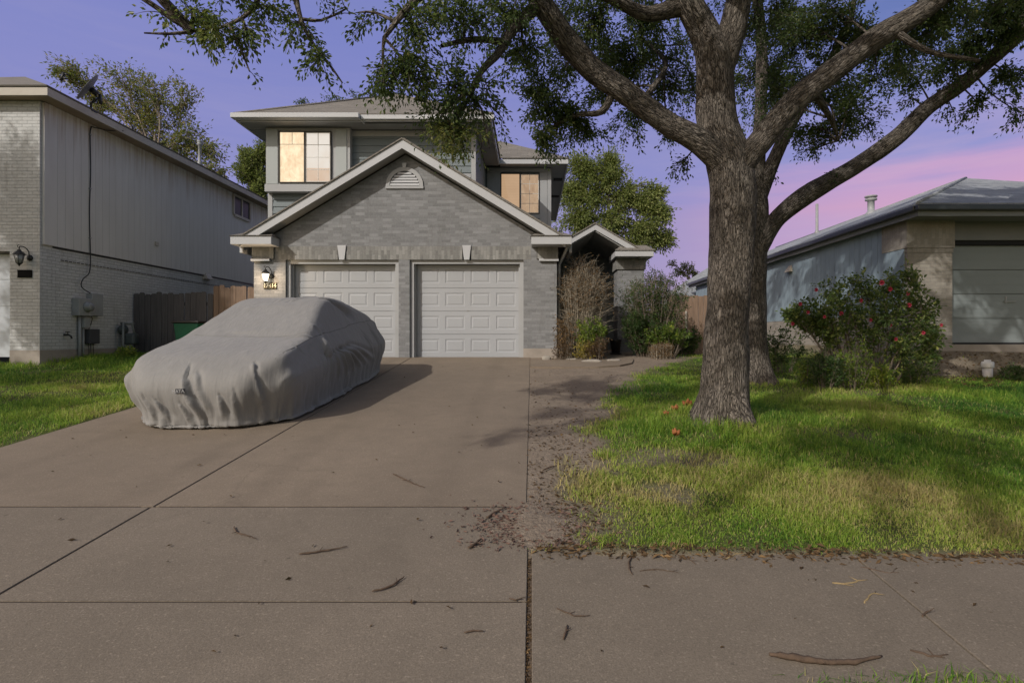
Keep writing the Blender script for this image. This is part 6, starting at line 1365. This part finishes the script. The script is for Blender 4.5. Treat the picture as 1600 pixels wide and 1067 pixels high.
lawn('grass', -14.5, -5.2, 4.2, 13.75, [(4.2, 6.5, 2600), (6.5, 9, 2000), (9, 13.75, 1200)], keep_l, lambda x, y, c_, f: .035 + .05 * sstep(.35, .7, c_) + .03 * f + .06 * sstep(10.4, 11.2, y) * (f > .4), 503, 'lawn strip between the driveway and the pale left house')
def keep_s(x, y, c_, f):
    e = 2.27 - .02 * x + .10 * (c_ - .5) + .05 * (f - .5)
    return np.where((x > .95 + .4 * (f - .3)) & (y < e) & (x < 3.2), .9, 0)
lawn('grass', .8, 3.2, 1.9, 2.36, [(1.9, 2.36, 6500)], keep_s, lambda x, y, c_, f: .05 + .05 * f, 505, 'grass verge along the street edge of the sidewalk')
# ================================================================ sticks, stones, leaves
m_stick = M('twig_wood', (.10, .068, .047), .9, .3, 30, .3, 90); m_stick_l = M('dry_twig_wood', (.30, .22, .11), .9, .2, 20, .2, 90)
STK = [('long crooked dark stick on the middle apron slab', [(468, 873), (500, 869), (530, 864), (543, 861)], .006, 0),
       ('bent stick by the lower apron joint', [(580, 932), (600, 928), (615, 922), (624, 914), (632, 908)], .006, 0),
       ('thin straight stick just above the upper apron joint', [(613, 745), (640, 758), (663, 767)], .006, 0),
       ('short thick stick left of the dirt corner', [(732, 864), (742, 858), (752, 849)], .009, 0),
       ('dark stick lying at the corner of the driveway and dirt', [(760, 816), (775, 806), (790, 800)], .008, 0),
       ('forked thin stick left of the apron centre', [(366, 829), (370, 838), (385, 843), (402, 848)], .005, 0),
       ('thick broken branch at the street edge of the sidewalk', [(1202, 1035), (1240, 1040), (1290, 1048), (1335, 1047), (1378, 1039)], .014, 0),
       ('thin branched stick right of the broken branch', [(1423, 1026), (1442, 1031), (1455, 1036), (1483, 1033)], .006, 0),
       ('curved stick standing out from the lawn edge on the sidewalk', [(985, 876), (983, 890), (987, 906)], .006, 0),
       ('thin bent twig on the sidewalk beside the mulch gap', [(869, 958), (890, 967), (901, 971), (922, 970)], .004, 0),
       ('short upright twig below the bent twig', [(880, 1008), (885, 996), (887, 986)], .006, 0),
       ('short twig on the bottom apron slab', [(725, 998), (740, 995), (755, 995)], .005, 0),
       ('yellow tipped twig near the diagonal sidewalk joint', [(1300, 918), (1325, 920), (1340, 915), (1356, 914)], .005, 1),
       ('forked twig crossing the diagonal sidewalk joint', [(1343, 893), (1368, 898), (1392, 903), (1398, 896)], .004, 0),
       ('pale twig left of the diagonal sidewalk joint', [(1350, 951), (1358, 940), (1369, 932)], .005, 1),
       ('long hair thin twig on the sidewalk under the lawn edge', [(1000, 899), (1030, 897), (1062, 902)], .003, 0),
       ('small twig touching the diagonal joint low down', [(1441, 973), (1446, 968), (1454, 963)], .006, 0),
       ('thin twig along the lawn edge left of centre', [(1055, 872), (1075, 880), (1088, 889)], .004, 0),
       ('pale twig along the lawn edge further right', [(1135, 880), (1150, 873), (1165, 871)], .004, 1),
       ('small stick at the end of the lower apron joint', [(795, 943), (805, 945), (815, 944)], .005, 0),
       ('short crooked stick in the bare soil by the driveway', [(848, 740), (860, 735), (872, 732)], .007, 0)]
rs = np.random.default_rng(9)
for lab, pts, r_, pl_ in STK:
    P = []
    for (px, py) in pts: g_ = G(px, py); P.append(g_ + Vector((0, 0, .024 + r_)))
    c_ = catmull([(tuple(q), r_) for q in P], .02); c_[:, :2] += rs.normal(0, .0025, (len(c_), 2)); n = len(c_)
    rad = list(r_ * np.interp(np.linspace(0, 1, n), [0, .15, .7, 1], [.6, 1, .8, .35]) * rs.uniform(.8, 1.15, n))
    mb = MB(); mb.tube([Vector(q[:3]) for q in c_], rad, 6)
    for j in range(2 if n > 8 else 1):
        q = int(n * rs.uniform(.3, .85)); b_ = Vector(c_[q][:3]); d = Vector((*rs.normal(0, 1, 2), .12)).normalized(); mb.tube([b_, b_ + d * rs.uniform(.02, .06)], [r_ * .5, r_ * .2], 5)
    o = mb.build('fallen_stick', m_stick_l if pl_ else m_stick); tag(o, lab, 'stick', 'sticks fallen on the concrete and soil')
# leaf litter: bits too many to count
def litter(name, label, P, size, rnd, m, seed):
    r = np.random.default_rng(seed); n = len(P); a = r.uniform(0, 2 * PI, n); D = np.stack([np.cos(a), np.sin(a), r.normal(.05, .22, n)], 1); D /= np.linalg.norm(D, axis=1)[:, None]
    pl_ = Plant(seed); pl_.leaves(P, D, size, rnd, .4); o = pl_.build_leaves(name, m, None); tag(o, label, 'leaf litter', kind='stuff')
r = np.random.default_rng(77)
n = 260; x = r.uniform(-6, 6, n); y = r.uniform(1.9, 11, n); z = gzn(y) + .03; k = (x < -.05) | ((y < 3.3 - .037 * x) & (y > 2.2)); x, y, z = x[k], y[k], z[k]
litter('leaf_litter', 'scattered dry leaf scraps on the driveway and sidewalk', np.stack([x, y, z], 1), r.uniform(.016, .05, len(x)), r.uniform(0, .3, len(x)), m_deadleaf, 78)
n = 1300; y = 3.3 + 8 * r.beta(.9, 2.2, n); x = dirt_edge(y) * r.uniform(-.08, 1.5, n) + r.normal(0, .1, n); k = (x > -.05) & ((y > 3.3)); x, y = x[k], y[k]
litter('leaf_litter', 'brown mulch and leaf scraps over the bare soil', np.stack([x, y, ground_z(x, y) + .008], 1), r.uniform(.015, .05, len(x)), np.clip(r.normal(.35, .22, len(x)), 0, 1), m_deadleaf, 79)
n = 900; x = r.normal(-.02, .22, n); y = 3.62 + r.normal(0, .2, n); k = (y > 3.31) & (y < 4.2) & (x < .6); x, y = x[k], y[k]; z = np.where(x < -.04, gzn(y) + .026, ground_z(x, y) + .01)
litter('leaf_litter', 'reddish bark chips at the corner of driveway and sidewalk', np.stack([x, y, z], 1), r.uniform(.012, .045, len(x)), np.clip(r.normal(.5, .2, len(x)), 0, 1), M('red_chip', (.155, .095, .075), .9, .4, 25, .3, 60), 80)
n = 900; x = r.uniform(0, 3.3, n); y = 3.31 - .037 * x + r.normal(0, .035, n) - np.abs(r.normal(0, .03, n)); z = np.where(y < 3.3 - .037 * x, gzn(y) + .028, ground_z(x, y) + .02)
litter('leaf_litter', 'dead leaves and straw along the lawn edge of the sidewalk', np.stack([x, y, z], 1), r.uniform(.015, .06, n), np.clip(r.normal(.5, .25, n), 0, 1), m_deadleaf, 81)
n = 2600; x = r.uniform(5.4, 10, n); y = r.uniform(8.7, 10.4, n); litter('leaf_litter', 'dry leaves on the soil bank below the right house', np.stack([x, y, ground_z(x, y) + .012], 1), r.uniform(.03, .07, n), np.clip(r.normal(.45, .25, n), 0, 1), m_deadleaf, 82)
n = 700; y = r.uniform(2.0, 3.3, n); x = r.normal(-.026, .012, n); litter('leaf_litter', 'bark crumbs packed in the gap beside the sidewalk', np.stack([x, y, gzn(y) + .012], 1), r.uniform(.008, .028, n), np.clip(r.normal(.4, .25, n), 0, 1), m_deadleaf, 83)
# orange dry leaves curled in the grass by the oak
m_orange = M('orange_dry_leaf', (.27, .10, .035), .7, .3, 20, .1, 60)
for lab, px, py, w in (('curled orange leaf upright against the oak root', 1073, 645, .115), ('flat orange leaf left of the upright curled leaf', 1054, 652, .085), ('small brown orange leaf furthest left of the oak', 1040, 658, .07), ('red orange leaf in the grass below the other leaves', 1055, 688, .085)):
    g_ = G(px, py + 6); g_.z = gzs(g_.x, g_.y) + .06; t = thing('dry_leaf', lab, 'leaf', tuple(g_), 'orange dry leaves by the oak')
    mb = MB(); rr2 = np.random.default_rng(int(px)); nn = 7
    for lobe in range(3):
        ang = (lobe - 1) * .7 + rr2.normal(0, .15); vs = []
        for i_ in range(nn):
            f = i_ / (nn - 1); wd = w * .26 * math.sin(PI * (f * .92 + .06)); cx = g_.x + math.sin(ang) * f * w * .75; cz = g_.z - .02 + math.cos(ang) * f * w; cy = g_.y - .05 * math.sin(f * 2.4) + rr2.normal(0, .004)
            vs += [(cx - wd * math.cos(ang), cy + .02, cz + wd * math.sin(ang)), (cx, cy, cz), (cx + wd * math.cos(ang), cy + .02, cz - wd * math.sin(ang))]
        mb.add(vs, [(3 * i_ + j, 3 * i_ + j + 1, 3 * i_ + 4 + j, 3 * i_ + 3 + j) for i_ in range(nn - 1) for j in range(2)], True)
    mb.build('blade', m_orange, t); mb = MB(); mb.tube([(g_.x, g_.y, g_.z - .02), (g_.x + .01, g_.y + .01, g_.z - .07)], .003, 5); mb.build('stalk', m_stick, t)
# stones
def stone(label, c, sx, sy, sz, seed, m=m_rock):
    r_ = np.random.default_rng(seed); bm_v = []; nu, nv = 14, 9
    for j in range(nv + 1):
        for i_ in range(nu):
            th = PI * j / nv; ph = 2 * PI * i_ / nu; d = np.array([math.sin(th) * math.cos(ph), math.sin(th) * math.sin(ph), math.cos(th)])
            q = 1 + .5 * (float(fbm((d * 1.7 + seed)[None], seed, 3)[0]) - .5); dd = np.sign(d) * np.abs(d) ** .7; bm_v.append((c[0] + dd[0] * sx * q, c[1] + dd[1] * sy * q, c[2] + dd[2] * sz * q))
    fs = [(j * nu + i_, (j + 1) * nu + i_, (j + 1) * nu + (i_ + 1) % nu, j * nu + (i_ + 1) % nu) for j in range(nv) for i_ in range(nu)]
    mb = MB(); mb.add(bm_v, fs, False); o = mb.build('garden_stone', m); tag(o, label, 'stone', 'stones along the porch path')
stone('white limestone at the corner of the brick pier', (.32, 12.02, 1.13), .10, .08, .07, 3)
stone('flat grey stone edging the path below the bare shrub', (1.25, 11.62, 1.08), .22, .10, .06, 5); stone('small pale stone at the bend of the path', (1.72, 11.75, 1.09), .16, .10, .05, 7)
stone('little stone between the limestone and the yellow plant', (.85, 11.95, 1.11), .12, .07, .04, 8)
gp = W(962, 531, 13.6); t = thing('flower_pot', 'dark flower pot standing at the foot of the porch column', 'pot', (gp.x, 13.6, 1.22))
mb = MB(); mb.lathe([(.001, 1.22), (.10, 1.22), (.135, 1.50), (.15, 1.51), (.15, 1.55), (.13, 1.55), (.12, 1.50), (.001, 1.49)], (gp.x, 13.6, 0), 16); mb.build('pot_body', m_black, t)
mb = MB(); mb.lathe([(.001, 1.19), (.14, 1.19), (.15, 1.215), (.001, 1.216)], (gp.x, 13.6, 0), 16); mb.build('saucer', m_black, t)
# soil washed over the corner of the slab
gx2 = np.arange(-.85, .9, .016); gy2 = np.arange(3.0, 4.9, .016); X2, Y2_ = np.meshgrid(gx2, gy2); PP2 = np.stack([X2, Y2_], -1)
rad2 = ((X2 + .02) / (.24 + .12 * np.exp(-((Y2_ - 3.62) / .25) ** 2))) ** 2 + ((Y2_ - 3.70) / .36) ** 2
hh2 = .022 * np.exp(-rad2) + (fbm(PP2 * 4, 61, 4) - .5) * .034 * np.exp(-rad2 * .4) - .012 - .05 * sstep(1.6, 3.4, rad2)
hh2 = hh2 - .05 * sstep(3.36, 3.30, Y2_) * (X2 > -.2)
Z2 = gzn(Y2_) + .02 + hh2
ny2, nx2 = X2.shape; i = (np.arange(ny2 - 1)[:, None] * nx2 + np.arange(nx2 - 1)[None]).ravel()
sp = np_mesh('spilled_soil', np.stack([X2, Y2_, Z2], -1).reshape(-1, 3), [np.stack([i, i + 1, i + 1 + nx2, i + nx2], 1)], m_ground, None, {'dirt': np.ones(X2.size)})
tag(sp, 'soil washed over the concrete corner beside the mulch gap', 'soil', kind='stuff')
